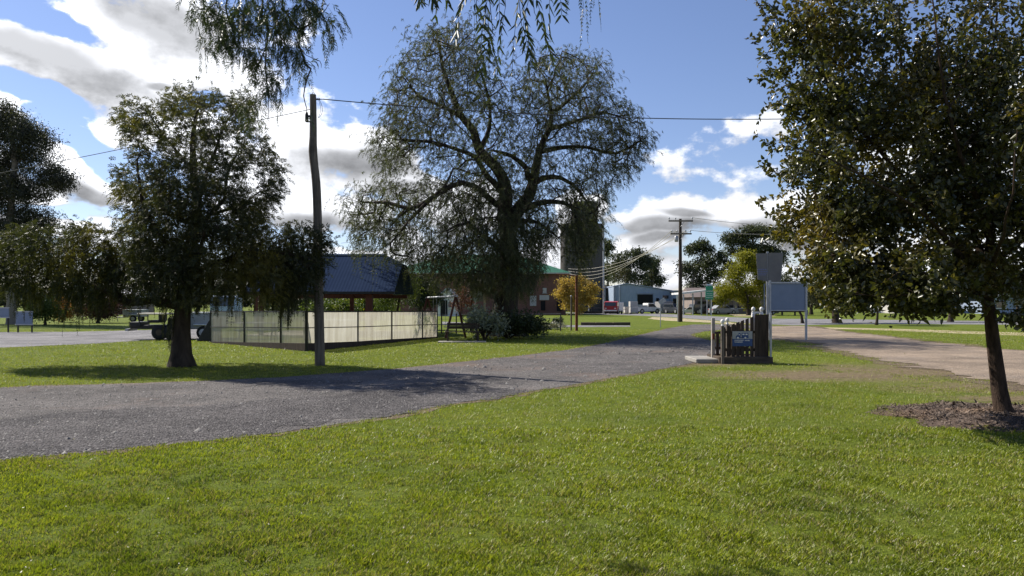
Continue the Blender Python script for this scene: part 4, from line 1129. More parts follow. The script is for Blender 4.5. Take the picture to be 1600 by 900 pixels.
sheet('verge', ragged(grow_poly(DRIVE, 0.16), 0.12, 0.2), 0.004, M_VERGE)
sheet('driveway', ragged(DRIVE, 0.045, 0.2), 0.008, M_ROAD)
half = [a.lerp(b, 0.42) for a, b in zip([DRIVE_NEAR[int(i * (len(DRIVE_NEAR) - 1) / 79)] for i in range(80)], [DRIVE_FAR[int((79 - i) * (len(DRIVE_FAR) - 1) / 79)] for i in range(80)])]
sheet('coarse_shoulder', ragged([DRIVE_NEAR[int(i * (len(DRIVE_NEAR) - 1) / 79)].lerp(half[i], 0.02) for i in range(14, 80)] + half[:13:-1], 0.30, 0.15), 0.012, M_COARSE)
sheet('dirt_fringe', ragged(grow_poly(TAN, 0.5), 0.55, 0.3), 0.0055, M_VERGE)
sheet('gravel_road', ragged(TAN, 0.42, 0.2), 0.016, M_TAN)
sheet('parking_apron', ragged(PARK, 0.08, 0.4), 0.006, M_ROAD2)
def strip(name, pts, z, mat, amp=0.1): sheet(name, ragged([G(a, b) for a, b in pts], amp, 0.6), z, mat)
strip('pale_path', [(1240, 511), (1330, 512.3), (1420, 514.5), (1500, 517), (1700, 523), (1700, 528), (1500, 521.3), (1420, 517.8), (1330, 514.6), (1262, 512.6)], 0.004, M_PALE)
strip('street', [(860, 488.2), (960, 488.8), (1040, 490.5), (1100, 493.5), (1150, 496), (1205, 498), (1300, 498.6), (1440, 500.6), (1720, 503), (1720, 508), (1440, 506.6), (1340, 506.5), (1240, 508.4), (1180, 505.5), (1120, 501), (1060, 496.3), (1000, 493.2), (930, 491)], 0.004, M_STREET, 0.12)
strip('sandy_verge', [(1020, 495.2), (1060, 497.2), (1100, 500), (1150, 504.6), (1180, 506), (1150, 507), (1095, 503.6), (1040, 501), (1012, 498)], 0.008, M_PALE, 0.2)
strip('house_verge', [(1140, 491), (1200, 492), (1215, 494), (1150, 494.5)], 0.006, M_PALE, 0.3)
strip('garden_path', [(690, 502.5), (800, 507.5), (900, 508.2), (985, 508.6), (985, 510.6), (900, 511.2), (800, 511.5), (690, 507)], 0.004, M_ROAD2, 0.1)
strip('hall_apron', [(690, 488.6), (860, 488.4), (860, 491), (690, 492)], 0.004, M_STREET, 0.1)

def inside(poly, x, y):
    px = np.array([p.x for p in poly]); py = np.array([p.y for p in poly])
    r = np.zeros(len(x), bool); n = len(px); j = n - 1
    for i in range(n):
        c = ((py[i] > y) != (py[j] > y))
        with np.errstate(divide='ignore', invalid='ignore'):
            xi = (px[j] - px[i]) * (y - py[i]) / (py[j] - py[i] + 1e-12) + px[i]
        r ^= c & (x < xi)
        j = i
    return r

def vnoise(x, y, s, seed):
    """smooth value noise on arrays"""
    rg = np.random.default_rng(seed); T = rg.random((256, 256))
    u = x * s + 1000; v = y * s + 1000
    i = np.floor(u).astype(int); j = np.floor(v).astype(int); f = u - i; g = v - j
    f = f * f * (3 - 2 * f); g = g * g * (3 - 2 * g)
    a = T[i % 256, j % 256]; b = T[(i + 1) % 256, j % 256]; c = T[i % 256, (j + 1) % 256]; d = T[(i + 1) % 256, (j + 1) % 256]
    return (a * (1 - f) + b * f) * (1 - g) + (c * (1 - f) + d * f) * g

MULCH = G(1568, 652)
def dirt_amount(x, y):
    d = np.full(len(x), -9.0)
    for (cx, cyy, rx, ry) in DIRT:
        d = np.maximum(d, 1 - np.sqrt(((x - cx) / rx) ** 2 + ((y - cyy) / ry) ** 2))
    return d

def grass():
    parts = []
    N = 1300000
    # number of blades per square metre falls with the distance
    y0, y1 = 3.1, 46.0
    u = RNG.random(N)
    y = y0 * (y1 / y0) ** (u ** 1.25)
    half = 0.82 * y + 2.6
    x = (RNG.random(N) * 2 - 1) * half
    keep = ~inside(DRIVE, x, y) & ~inside(PARK, x, y)
    tan_in = inside(TAN, x, y); keep &= ~tan_in
    dm = np.sqrt(((x - MULCH.x) / 1.55) ** 2 + ((y - MULCH.y) / 1.36) ** 2) + (vnoise(x, y, 3.0, 5) - 0.5) * 0.4
    keep &= dm > 0.85
    dd = dirt_amount(x, y) + (vnoise(x, y, 0.8, 8) - 0.5) * 1.1 + (vnoise(x, y, 3.1, 9) - 0.5) * 0.9
    keep &= RNG.random(N) > np.clip(dd * 1.25 + 0.42, 0, 0.95)
    clump = 0.55 * vnoise(x, y, 5.0, 21) + 0.45 * vnoise(x, y, 14.0, 22)
    keep &= RNG.random(N) < np.clip(clump * 2.1 - 0.22, 0.05, 1)
    x, y, clump = x[keep], y[keep], clump[keep]
    n = len(x)
    big = vnoise(x, y, 0.45, 31)
    h = (0.008 + 0.052 * clump ** 2.0 + 0.010 * big) * RNG.uniform(0.6, 1.35, n) * (1 + np.clip(y - 12, 0, 30) * 0.006)
    w = 0.0050 * RNG.uniform(0.6, 1.4, n) * np.maximum(1, (y / 5.5) ** 0.85)
    base = np.stack([x, y, np.zeros(n)], 1)
    la = RNG.uniform(0, 2 * PI, n); lean = RNG.uniform(0.15, 1.25, n)
    tip = base + np.stack([np.cos(la) * lean * h, np.sin(la) * lean * h, h], 1)
    sa = la + PI / 2 + RNG.normal(0, 0.5, n)
    sd = np.stack([np.cos(sa), np.sin(sa), np.zeros(n)], 1) * w[:, None] * 0.5
    midp = base * 0.5 + tip * 0.5 + np.stack([np.zeros(n), np.zeros(n), h * 0.12], 1)
    V = np.stack([base - sd * 0.8, base + sd * 0.8, midp + sd, tip, midp - sd], 1)
    near = y < 9.5
    A = V[near]; B = V[~near][:, [0, 1, 3]]
    m = leafmat('grass_blade', (0.165, 0.220, 0.018), (0.325, 0.325, 0.045), (0.072, 0.110, 0.013), 0.50, 0.42, 0.45, 0.4, 0.55, (1.15, 1.25, 0.5), (0.29, 0.25, 0.115), 0.17)
    k = len(A)
    # near blades: quad + triangle as two quads sharing the tip (5-gon keeps it one face)
    o = np_mesh('grass', A.reshape(-1, 3), np.arange(k * 5).reshape(k, 5), m, None, False, 5)
    tag(o, 'short mown lawn grass in the foreground around the driveway', 'grass', None, 'stuff')
    k2 = len(B)
    o2 = np_mesh('grass', B.reshape(-1, 3), np.arange(k2 * 3).reshape(k2, 3), m, None, False, 3)
    tag(o2, 'short mown lawn grass further back beyond the driveway edge', 'grass', None, 'stuff')
    print('grass', k, k2)

def litter():
    n = 1500
    y = 3.5 * (32 / 3.5) ** RNG.random(n); x = (RNG.random(n) * 2 - 1) * (0.75 * y + 1)
    s = RNG.uniform(0.008, 0.024, n) * np.maximum(1, y / 10)
    p0 = np.stack([x, y, np.where(inside(DRIVE, x, y), 0.016, RNG.uniform(0.02, 0.045, n))], 1)
    A = unit(np.stack([RNG.normal(size=n), RNG.normal(size=n), RNG.normal(0, .35, n)], 1)); Sd = unit(np.cross(A, np.stack([RNG.normal(0, .3, n), RNG.normal(0, .3, n), np.ones(n)], 1)))
    V, Fq = leaves_folded(p0, A, Sd, s, s * 0.5, 0.25, 0.1)
    o = np_mesh('leaf_litter', V, Fq, leafmat('dry_leaf', (0.30, 0.26, 0.17), (0.55, 0.52, 0.42), None, 0, 0.2, 0.5, 0.4))
    tag(o, 'pale dry leaves scattered over the lawn and the driveway', 'leaf litter', None, 'stuff')
    # loose stones on the near driveway
    n = 26000
    y = 7.0 * (30 / 7.0) ** RNG.random(n); x = (RNG.random(n) * 2 - 1) * (0.8 * y + 1)
    k = inside(DRIVE, x, y); x, y = x[k], y[k]; n = len(x)
    s = RNG.gamma(2.2, 0.0042, n) * np.maximum(1, y / 11)
    a = RNG.uniform(0, 2 * PI, n)
    ring = [np.stack([x + np.cos(a + t) * s * f, y + np.sin(a + t) * s * f * 0.8, np.full(n, 0.012)], 1) for t, f in ((0, 1), (1.7, .8), (3.3, 1.1), (4.8, .8))]
    top = np.stack([x + RNG.normal(0, .2, n) * s, y + RNG.normal(0, .2, n) * s, 0.012 + s * RNG.uniform(.5, .9, n)], 1)
    V = np.stack(ring + [top], 1).reshape(-1, 3)
    b = np.arange(n)[:, None] * 5
    Fq = np.concatenate([b + np.array([[0, 1, 4]]), b + np.array([[1, 2, 4]]), b + np.array([[2, 3, 4]]), b + np.array([[3, 0, 4]])])
    m = leafmat('loose_stone', (0.07, 0.068, 0.068), (0.23, 0.218, 0.205), None, 0, 0.0, 0.8, 0.3)
    o = np_mesh('gravel', V, Fq, m, None, False, 3)
    tag(o, 'loose grey stones lying on the near driveway', 'gravel', None, 'stuff')
    # bark mulch
    n = 17000
    r = np.sqrt(RNG.random(n)) * 1.08; t = RNG.uniform(0, 2 * PI, n)
    r *= 1 + 0.10 * np.sin(t * 5 + 1) + 0.08 * np.sin(t * 9)
    x = MULCH.x + np.cos(t) * r * 1.5; y = MULCH.y + np.sin(t) * r * 1.3
    hz = 0.09 * np.clip(1 - r, 0, 1) ** 0.6
    p0 = np.stack([x, y, hz + RNG.uniform(0.004, 0.03, n)], 1)
    A = unit(np.stack([RNG.normal(size=n), RNG.normal(size=n), RNG.normal(0, .3, n)], 1)); Sd = unit(np.cross(A, np.stack([RNG.normal(0, .5, n), RNG.normal(0, .5, n), np.ones(n)], 1)))
    Lg = RNG.gamma(3, 0.0105, n)
    V, Fq = leaves_folded(p0, A, Sd, Lg, Lg * RNG.uniform(.2, .5, n), 0.3, 0.05)
    o = np_mesh('bark_mulch', V, Fq, leafmat('mulch_chip', (0.035, 0.027, 0.023), (0.20, 0.155, 0.125), (0.30, 0.20, 0.13), 0.3, 0.0, 0.85, 0.2, 1.2))
    tag(o, 'ring of bark mulch on the lawn around the glossy leaved tree', 'mulch', None, 'stuff')
    mb = MB(); vs = [(MULCH.x, MULCH.y, 0.09)]; fs = []
    for ri, rr in enumerate((0.35, 0.7, 0.95, 1.08)):
        for k in range(48):
            tt = 2 * PI * k / 48; q = rr * (1 + 0.10 * math.sin(tt * 5 + 1) + 0.08 * math.sin(tt * 9))
            vs.append((MULCH.x + math.cos(tt) * q * 1.5, MULCH.y + math.sin(tt) * q * 1.3, 0.09 * max(0, 1 - rr) ** 0.6 + (0.004 if rr > 1 else 0.006)))
    for k in range(48):
        fs.append((0, 1 + k, 1 + (k + 1) % 48))
        for ri in range(3):
            a = 1 + ri * 48; b2 = a + 48
            fs.append((a + k, b2 + k, b2 + (k + 1) % 48, a + (k + 1) % 48))
    mb.add(vs, fs, True)
    o = mb.build('mulch_bed', surf('mulch_soil', (0.15, 0.10, 0.07), (0.05, 0.036, 0.028), 0.95, 0, 30, 0.8)); o['kind'] = 'structure'

grass(); litter()

def far_wood():
    """wooded rise that closes the horizon: one mass of crowns"""
    n = 620
    x = RNG.uniform(-820, 820, n); y = 300 + RNG.uniform(0, 120, n)
    parts = []
    B = []
    for i in range(n):
        hgt = RNG.uniform(6, 11) * (1.0 if x[i] < 60 else 0.8)
        m = 260
        u = rnd_unit(m) * RNG.uniform(.5, 1, (m, 1))
        B.append(np.array((x[i], y[i], hgt * 0.55)) + u * np.array((hgt * 0.75, hgt * 0.75, hgt * 0.5)))
    B = np.concatenate(B); nn = len(B)
    A = rnd_unit(nn); Sd = unit(np.cross(A, rnd_unit(nn)))
    s = RNG.uniform(.8, 1.8, nn)
    V, Fq = leaves_diamond(B, A, Sd, s * 1.5, s * 0.9)
    o = np_mesh('far_woods', V, Fq, leafmat('far_wood_leaf', (0.035, 0.045, 0.028), (0.075, 0.085, 0.05), (0.09, 0.085, 0.04), 0.3, 0.15, 0.7, 0.2, 0.02))
    tag(o, 'dark far woods along the horizon behind the town', 'woods', None, 'stuff')
far_wood()

# ------------------------------------------------------------------ built things
M_WOODGREY = surf('weathered_timber', (0.24, 0.205, 0.17), (0.10, 0.085, 0.07), 0.9, 0, 4.0, 0.9, (7, 7, 0.35), spec=0.1, dirt=(0.085, 0.07, 0.058), bdist=0.03)
M_WOODDARK = surf('dark_timber', (0.075, 0.055, 0.042), (0.030, 0.023, 0.019), 0.85, 0, 5.0, 0.5, (4, 4, 0.5), spec=0.2)
M_SLEEPER = surf('old_sleeper', (0.11, 0.085, 0.065), (0.05, 0.04, 0.032), 0.9, 0, 5.0, 0.6, (0.5, 3, 3), spec=0.15)
M_REDWOOD = surf('red_timber', (0.12, 0.038, 0.024), (0.06, 0.022, 0.016), 0.8, 0, 4.0, 0.3, (3, 3, 0.5))
M_RUST = surf('rusty_steel', (0.22, 0.065, 0.03), (0.10, 0.035, 0.02), 0.85, 0.2, 9.0, 0.4)
M_GALV = surf('galvanised_steel', (0.42, 0.43, 0.45), (0.30, 0.31, 0.33), 0.5, 0.6, 8.0, 0.1)
M_BLACK = surf('black_steel', (0.022, 0.022, 0.024), (0.012, 0.012, 0.013), 0.5, 0.2, 8.0, 0.1)
M_RUBBER = surf('rubber', (0.022, 0.022, 0.023), (0.014, 0.014, 0.015), 0.9, 0, 12.0, 0.3)
M_WHITE = surf('white_paint', (0.74, 0.74, 0.72), (0.58, 0.57, 0.54), 0.45, 0, 3.0, 0.05)
M_CREAM = surf('cream_paint', (0.66, 0.60, 0.45), (0.5, 0.44, 0.32), 0.6, 0, 3.0, 0.1)
M_RED = surf('red_paint', (0.42, 0.04, 0.035), (0.32, 0.03, 0.03), 0.4, 0, 3.0, 0.05)
M_DKCAR = surf('dark_paint', (0.04, 0.045, 0.055), (0.03, 0.033, 0.04), 0.35, 0, 3.0, 0.03)
M_BLUEW = surf('pale_blue_paint', (0.40, 0.50, 0.62), (0.32, 0.40, 0.50), 0.45, 0, 3.0, 0.05)
M_GREYCAR = surf('grey_paint', (0.30, 0.31, 0.33), (0.24, 0.25, 0.27), 0.4, 0, 3.0, 0.05)
M_GLASS = surf('dark_glass', (0.02, 0.025, 0.03), (0.015, 0.02, 0.025), 0.08, 0, 2.0, 0.0, spec=0.7)
M_LAMP = surf('lamp_glass', (0.7, 0.7, 0.68), (0.6, 0.6, 0.58), 0.2, 0, 2.0, 0.0)
M_REDLAMP = surf('red_lamp', (0.45, 0.03, 0.02), (0.35, 0.02, 0.02), 0.3, 0, 2.0, 0.0)
M_CONC = surf('concrete', (0.33, 0.31, 0.275), (0.23, 0.215, 0.19), 0.9, 0, 2.5, 0.3, dirt=(0.2, 0.18, 0.15))
M_SILO = surf('silo_concrete', (0.12, 0.11, 0.105), (0.08, 0.075, 0.07), 0.95, 0, 0.25, 0.1, (1.5, 1.5, 0.6), dirt=(0.07, 0.065, 0.06), spec=0.05)
M_BRICK = surf('brick_wall', (0.20, 0.10, 0.075), (0.13, 0.065, 0.05), 0.9, 0, 0.8, 0.3)
M_ROOFG = surf('green_roof_iron', (0.035, 0.16, 0.085), (0.025, 0.11, 0.06), 0.55, 0.1, 0.5, 0.1)
M_SHEDBLUE = surf('blue_grey_cladding', (0.30, 0.36, 0.47), (0.25, 0.30, 0.39), 0.6, 0.1, 0.4, 0.1)
M_SHEDSIDE = surf('grey_cladding', (0.25, 0.28, 0.35), (0.20, 0.22, 0.28), 0.6, 0.1, 0.4, 0.1)
M_DARKGAP = surf('dark_interior', (0.016, 0.015, 0.014), (0.010, 0.010, 0.010), 0.95, 0, 2.0, 0.0)
M_PALEPANEL = surf('pale_panel', (0.50, 0.48, 0.44), (0.40, 0.38, 0.35), 0.8, 0, 1.2, 0.1)
M_HOUSE = surf('house_brick', (0.27, 0.22, 0.19), (0.20, 0.16, 0.14), 0.9, 0, 0.8, 0.2)
M_SIGNBACK = surf('blue_grey_board', (0.20, 0.245, 0.325), (0.165, 0.205, 0.275), 0.55, 0.1, 2.0, 0.05)
M_SIGNGREY = surf('grey_board', (0.20, 0.19, 0.18), (0.15, 0.145, 0.14), 0.8, 0.0, 1.5, 0.1, spec=0.15, dirt=(0.26, 0.23, 0.18))
M_BLUE = surf('blue_print', (0.022, 0.065, 0.20), (0.018, 0.055, 0.17), 0.45, 0, 4.0, 0.03)
M_GREENSIGN = surf('green_sign', (0.02, 0.26, 0.14), (0.015, 0.21, 0.11), 0.5, 0, 3.0, 0.03)
M_WIRE = surf('cable', (0.04, 0.04, 0.045), (0.03, 0.03, 0.033), 0.6, 0, 4.0, 0.0)
M_WIREGREY = surf('grey_cable', (0.13, 0.13, 0.135), (0.10, 0.10, 0.10), 0.8, 0.0, 4.0, 0.0, spec=0.1)
M_WIREPALE = surf('bright_cable', (0.45, 0.42, 0.36), (0.38, 0.35, 0.3), 0.5, 0.4, 4.0, 0.0)
M_BRICKBBQ = surf('barbecue_brick', (0.32, 0.20, 0.15), (0.22, 0.14, 0.10), 0.9, 0, 6.0, 0.4)

def corrugated(name, c1, c2, freq, axis=0, rough=0.5, metal=0.3, bs=0.6, spec=0.15):
    m, N, L = new_mat(name)
    out = N.new('ShaderNodeOutputMaterial'); b = N.new('ShaderNodeBsdfPrincipled')
    tc = N.new('ShaderNodeTexCoord'); sp = N.new('ShaderNodeSeparateXYZ'); L.new(tc.outputs['Object'], sp.inputs[0])
    s = mth(N, L, 'SINE', mth(N, L, 'MULTIPLY', sp.outputs[axis], freq))
    n = noise(N, L, 0.9, 6, 0.65)
    r = ramp(N, [(0.3, c2), (0.7, c1)]); L.new(n.outputs[0], r.inputs[0])
    L.new(r.outputs[0], b.inputs['Base Color'])
    b.inputs['Roughness'].default_value = rough; b.inputs['Metallic'].default_value = metal; b.inputs['Specular IOR Level'].default_value = spec
    L.new(bump(N, L, s, bs, 0.03), b.inputs['Normal']); L.new(b.outputs[0], out.inputs[0])
    return m

def frp_mat():
    """translucent corrugated fibreglass, yellowed and streaked"""
    m, N, L = new_mat('fibreglass_panel')
    out = N.new('ShaderNodeOutputMaterial')
    tc = N.new('ShaderNodeTexCoord'); sp = N.new('ShaderNodeSeparateXYZ'); L.new(tc.outputs['Object'], sp.inputs[0])
    st = noise(N, L, 2.2, 6, 0.6, stretch=(3.2, 3.2, 0.35)); bl = noise(N, L, 0.55, 4, 0.6)
    r = ramp(N, [(0.30, (0.20, 0.165, 0.12)), (0.42, (0.44, 0.40, 0.32)), (0.58, (0.58, 0.55, 0.46)), (0.75, (0.70, 0.68, 0.60))])
    oi = N.new('ShaderNodeObjectInfo')
    L.new(mth(N, L, 'ADD', mth(N, L, 'ADD', mth(N, L, 'MULTIPLY', st.outputs[0], 0.7), mth(N, L, 'MULTIPLY', bl.outputs[0], 0.3)), mth(N, L, 'MULTIPLY_ADD', oi.outputs['Random'], 0.14, -0.06)), r.inputs[0])
    s = mth(N, L, 'SINE', mth(N, L, 'MULTIPLY', mth(N, L, 'ADD', sp.outputs[0], mth(N, L, 'MULTIPLY', sp.outputs[1], 0.4)), 62.0))
    nb = bump(N, L, s, 0.22, 0.01)
    t = N.new('ShaderNodeBsdfTranslucent'); L.new(r.outputs[0], t.inputs['Color']); L.new(nb, t.inputs['Normal'])
    d = N.new('ShaderNodeBsdfPrincipled'); L.new(r.outputs[0], d.inputs['Base Color']); d.inputs['Roughness'].default_value = 0.4; L.new(nb, d.inputs['Normal'])
    tr = N.new('ShaderNodeBsdfTransparent'); tr.inputs['Color'].default_value = (0.9, 0.86, 0.74, 1)
    m1 = N.new('ShaderNodeMixShader'); m1.inputs[0].default_value = 0.42; L.new(t.outputs[0], m1.inputs[1]); L.new(d.outputs[0], m1.inputs[2])
    m2 = N.new('ShaderNodeMixShader'); m2.inputs[0].default_value = 0.24; L.new(m1.outputs[0], m2.inputs[1]); L.new(tr.outputs[0], m2.inputs[2])
    L.new(m2.outputs[0], out.inputs[0])
    return m

def part(mb, name, mat, root, bevel=0.0):
    return mb.build(name, mat, root, bevel)

def local(root, p):
    """world -> local of an unrotated root"""
    return Vector(p) - Vector(root.location)

# ---- bare wooden pole by the driveway
def near_pole():
    b = G(500, 571); Y = b.y
    r = thing('power_pole', 'bare crooked grey wooden power pole standing beside the driveway', 'power pole', b)
    pts = [(500, 575, .135), (499, 520, .128), (497.5, 420, .118), (496, 330, .112), (494, 285, .110), (491.5, 262, .106), (489, 237, .112), (489.3, 215, .098), (489.5, 180, .088), (489, 148, .082)]
    q = [local(r, P(a, c, Y)) for a, c, _ in pts]
    path = smooth_path(q, 0.25); zs = np.array([v.z for v in q]); rr = np.interp(path[:, 2], zs, [p[2] for p in pts])
    part(MB().tube(path, list(rr), 14), 'pole', M_WOODGREY, r)
    z0 = local(r, P(482, 182, Y))
    part(MB().box(z0 + Vector((0.06, -0.02, 0)), (0.16, 0.05, 0.05)), 'bracket', M_BLACK, r)
    part(MB().box(z0 + Vector((0.02, 0, -0.14)), (0.14, 0.03, 0.025)), 'stay', M_BLACK, r)
    part(MB().lathe(z0 + Vector((-0.04, -0.02, -0.15)), [(0.03, 0), (0.045, 0.03), (0.045, 0.19), (0.03, 0.24), (0.015, 0.27)], 10), 'fuse_box', M_BLACK, r)
    w = local(r, P(496, 155, Y))
    part(MB().lathe(w + Vector((-0.03, 0, 0)), [(0.012, 0), (0.03, 0.02), (0.018, 0.05), (0.03, 0.08), (0.012, 0.1), (0.01, 0.22)], 8, 'X'), 'insulator', M_BLACK, r)
    lp = [w + Vector((0.04, 0, 0)), w + Vector((0.10, 0, -0.12)), w + Vector((0.13, 0, -0.28)), w + Vector((0.09, 0, -0.42)), w + Vector((0.02, 0, -0.49))]
    part(MB().tube(smooth_path(lp, 0.04), 0.006, 5), 'drop_cable', M_WIRE, r)
    lp = [w + Vector((0.03, 0, -.02)), w + Vector((0.07, 0, -0.15)), w + Vector((0.085, 0, -0.3)), w + Vector((0.02, 0, -0.49))]
    part(MB().tube(smooth_path(lp, 0.04), 0.005, 5), 'drop_cable', M_WIRE, r)
near_pole()

def cable(name, label, a, b, sag, rad, mat, n=40, group=None):
    a, b = Vector(a), Vector(b)
    pts = [a.lerp(b, t / n) - Vector((0, 0, sag * 4 * (t / n) * (1 - t / n))) for t in range(n + 1)]
    mb = MB().tube([p - a for p in pts], rad, 6)
    o = mb.build(name, mat); o.location = a
    return tag(o, label, 'cable', group)
Yp = G(500, 571).y
cable('overhead_cable', 'black overhead cable running right from the wooden pole across the sky to the glossy tree', P(505, 155, Yp), P(1790, 150, 23.0), 0.62, 0.013, M_WIRE, 60)
cable('overhead_cable', 'twisted overhead cable running left from the wooden pole through the weeping pepper tree', P(484, 171, Yp), P(-330, 330, 27.0), 0.1, 0.010, M_WIREGREY, 60)

# ---- shelter
def shelter():
    c = Vector((-8.6, 39.5, 0))
    r = thing('picnic_shelter', 'open picnic shelter with blue grey iron roof on red brown posts behind the panel fence', 'shelter', c)
    y0, y1, yr = -3.5, 3.5, 0.0; z0, z1 = 2.21, 4.2
    xl, xr = -4.6, 2.85; rx = 1.9; t = 0.06
    mt = corrugated('roof_iron', (0.030, 0.045, 0.085), (0.022, 0.034, 0.068), 39.0, 0, 0.9, 0.0, 0.12, 0.0)
    yc = -0.9; zc = z0 + (yc - y0) / (yr - y0) * (z1 - z0)
    f = [(xl, y0, z0), (xr, y0, z0), (xr, yc, zc), (rx, yr, z1), (xl, yr, z1)]
    bk = [(xl, y1, z0), (xr, y1, z0), (xr, -yc, zc), (rx, yr, z1), (xl, yr, z1)]
    mb = MB()
    for pl in (f, bk):
        vs = pl + [(a, b2, z - t) for a, b2, z in pl]; n = len(pl)
        mb.add(vs, [tuple(range(n)), tuple(range(2 * n - 1, n - 1, -1))] + [(i, (i + 1) % n, (i + 1) % n + n, i + n) for i in range(n)])
    h = [(xr, yc, zc), (xr, -yc, zc), (rx, 0, z1)]
    vs = h + [(a, b2, z - t) for a, b2, z in h]
    mb.add(vs, [(0, 1, 2), (5, 4, 3), (0, 3, 4, 1), (1, 4, 5, 2), (2, 5, 3, 0)])
    ro = part(mb, 'roof', mt, r)
    part(MB().tube([(xl - .02, 0, z1 + .03), (rx, 0, z1 + .03)], 0.07, 8), 'ridge_cap', M_SIGNBACK, ro)
    part(MB().box(((xl + xr) / 2, y0 - 0.05, z0 - 0.06), (xr - xl, 0.1, 0.12)), 'gutter', M_BLACK, ro)
    for (px, py_, w) in [(577, -3.05, .34), (550, 2.6, .22), (408, -3.05, .2), (400, 2.6, .2)]:
        Y = c.y + py_; X = (px - 800) / F_PX * Y - c.x
        part(MB().box((X, py_, (z0 - .1) / 2), (w, w * .8, z0 - .1), bev=.01), 'post', M_REDWOOD, r)
    part(MB().box((-0.9, 2.6, 2.02), (7.0, 0.1, 0.2)), 'beam', M_REDWOOD, r)
    part(MB().box((-0.9, -3.05, 2.08), (7.2, 0.1, 0.08)), 'beam', M_REDWOOD, r)
    part(MB().box((-0.9, 0, 0.03), (7.4, 6.6, 0.06)), 'slab', M_CONC, r)
shelter()

# ---- panel fence
def panel_fence():
    """two straight runs meeting in an outward corner; the panels stand on a low dark sleeper edge that grows as the lawn falls away"""
    pyb = [(329, 534.8), (382, 536), (439, 537), (479, 537.8), (559, 534.6), (612, 531), (660, 528.4), (683, 527.2)]
    A, C, E = G(329, 535.5), G(481, 549), G(683, 527.8)
    def on(px, a, b):
        u = (px - 800) / F_PX
        t = (u * a.y - a.x) / ((b.x - a.x) - u * (b.y - a.y))
        return a.lerp(b, t)
    w = [on(px, A, C) if px <= 481 else on(px, C, E) for px, _ in pyb]
    zb = [max(0.02, CAM_H - (py - HOR) / F_PX * p.y) for p, (px, py) in zip(w, pyb)]
    zt = [CAM_H - (486.8 - HOR) / F_PX * p.y for p in w]
    r = thing('panel_fence', 'screen fence of yellowed translucent panels in black steel frames before the shelter', 'fence', w[3])
    q = [local(r, p) for p in w]
    mp = frp_mat()
    for i, p in enumerate(q):
        part(MB().box(p + Vector((0, 0, (zt[i] + .02) / 2)), (0.065 if i != 3 else .09, 0.065, zt[i] + .04)), 'post', M_BLACK, r)
    for i in range(len(q) - 1):
        a, b = q[i], q[i + 1]; d = (b - a); L_ = d.length; u = d.normalized()
        nv = Vector((-u.y, u.x, 0))
        n = max(8, int(L_ / 0.04)); vs = []; fs = []
        for k in range(n + 1):
            s = 0.012 + 0.976 * k / n
            pt = a.lerp(b, s) + nv * (0.008 * math.sin(k * PI / 1.25))
            vs += [pt + Vector((0, 0, zb[i] + (zb[i + 1] - zb[i]) * s + .03)), pt + Vector((0, 0, zt[i] + (zt[i + 1] - zt[i]) * s - .02))]
        for k in range(n): fs.append((2 * k, 2 * k + 2, 2 * k + 3, 2 * k + 1))
        mb = MB(); mb.add(vs, fs, True)
        pn = part(mb, 'panel', mp, r)
        def bar(z0, z1, h, t):
            mb = MB(); vs = []
            for s, z in ((.01, z0), (.99, z1)):
                c = a.lerp(b, s) - nv * 0.02
                for dy, dz in ((-t, -h), (t, -h), (t, h), (-t, h)): vs.append(c + nv * dy + Vector((0, 0, z + dz)))
            return mb.add(vs, [(0, 1, 2, 3), (7, 6, 5, 4), (0, 4, 5, 1), (1, 5, 6, 2), (2, 6, 7, 3), (3, 7, 4, 0)])
        part(bar(zt[i], zt[i + 1], .025, .02), 'top_rail', M_BLACK, pn)
        part(bar((zt[i] + zb[i]) / 2, (zt[i + 1] + zb[i + 1]) / 2, .016, .018), 'mid_rail', M_BLACK, pn)
        mb = MB(); vs = []
        for s, z in ((0.0, zb[i]), (1.0, zb[i + 1])):
            c = a.lerp(b, s)
            for dy, z2 in ((-.045, -.05), (.045, -.05), (.045, z + .03), (-.045, z + .03)): vs.append(c + nv * dy + Vector((0, 0, z2)))
        part(mb.add(vs, [(0, 1, 2, 3), (7, 6, 5, 4), (0, 4, 5, 1), (1, 5, 6, 2), (2, 6, 7, 3), (3, 7, 4, 0)]), 'sleeper', M_WOODDARK, r)
panel_fence()

def picnic_table(loc, rz, label):
    r = thing('picnic_table', label, 'picnic table', loc, rz, 'picnic tables behind the panel fence')
    part(MB().box((0, 0, .74), (1.8, .75, .045), bev=.006), 'tabletop', M_GALV, r)
    for s in (-1, 1):
        part(MB().box((0, s * .65, .44), (1.8, .28, .04), bev=.006), 'bench_seat', M_GALV, r)
        part(MB().tube([(s * .7, -.7, 0), (s * .7, -.2, .72)], .03, 6).tube([(s * .7, .7, 0), (s * .7, .2, .72)], .03, 6).box((s * .7, 0, .40), (.05, 1.4, .05)), 'leg_frame', M_BLACK, r)
    return r
picnic_table((-11.6, 33.6, 0), 0.15, 'steel picnic table showing faintly through the left fence panels')
picnic_table((-9.0, 38.2, .06), -0.1, 'steel picnic table standing under the shelter roof')
r = thing('barbecue', 'low brick barbecue showing faintly through the middle fence panels', 'barbecue', (-8.1, 33.0, 0))
part(MB().box((0, 0, .42), (2.3, .8, .84), bev=.01), 'brick_base', M_BRICKBBQ, r)
part(MB().box((0, 0, .87), (2.4, .9, .06), bev=.01), 'hotplate', M_GALV, r)
part(MB().box((-.9, 0, 1.0), (.3, .6, .2), bev=.01), 'splash_guard', M_BLACK, r)

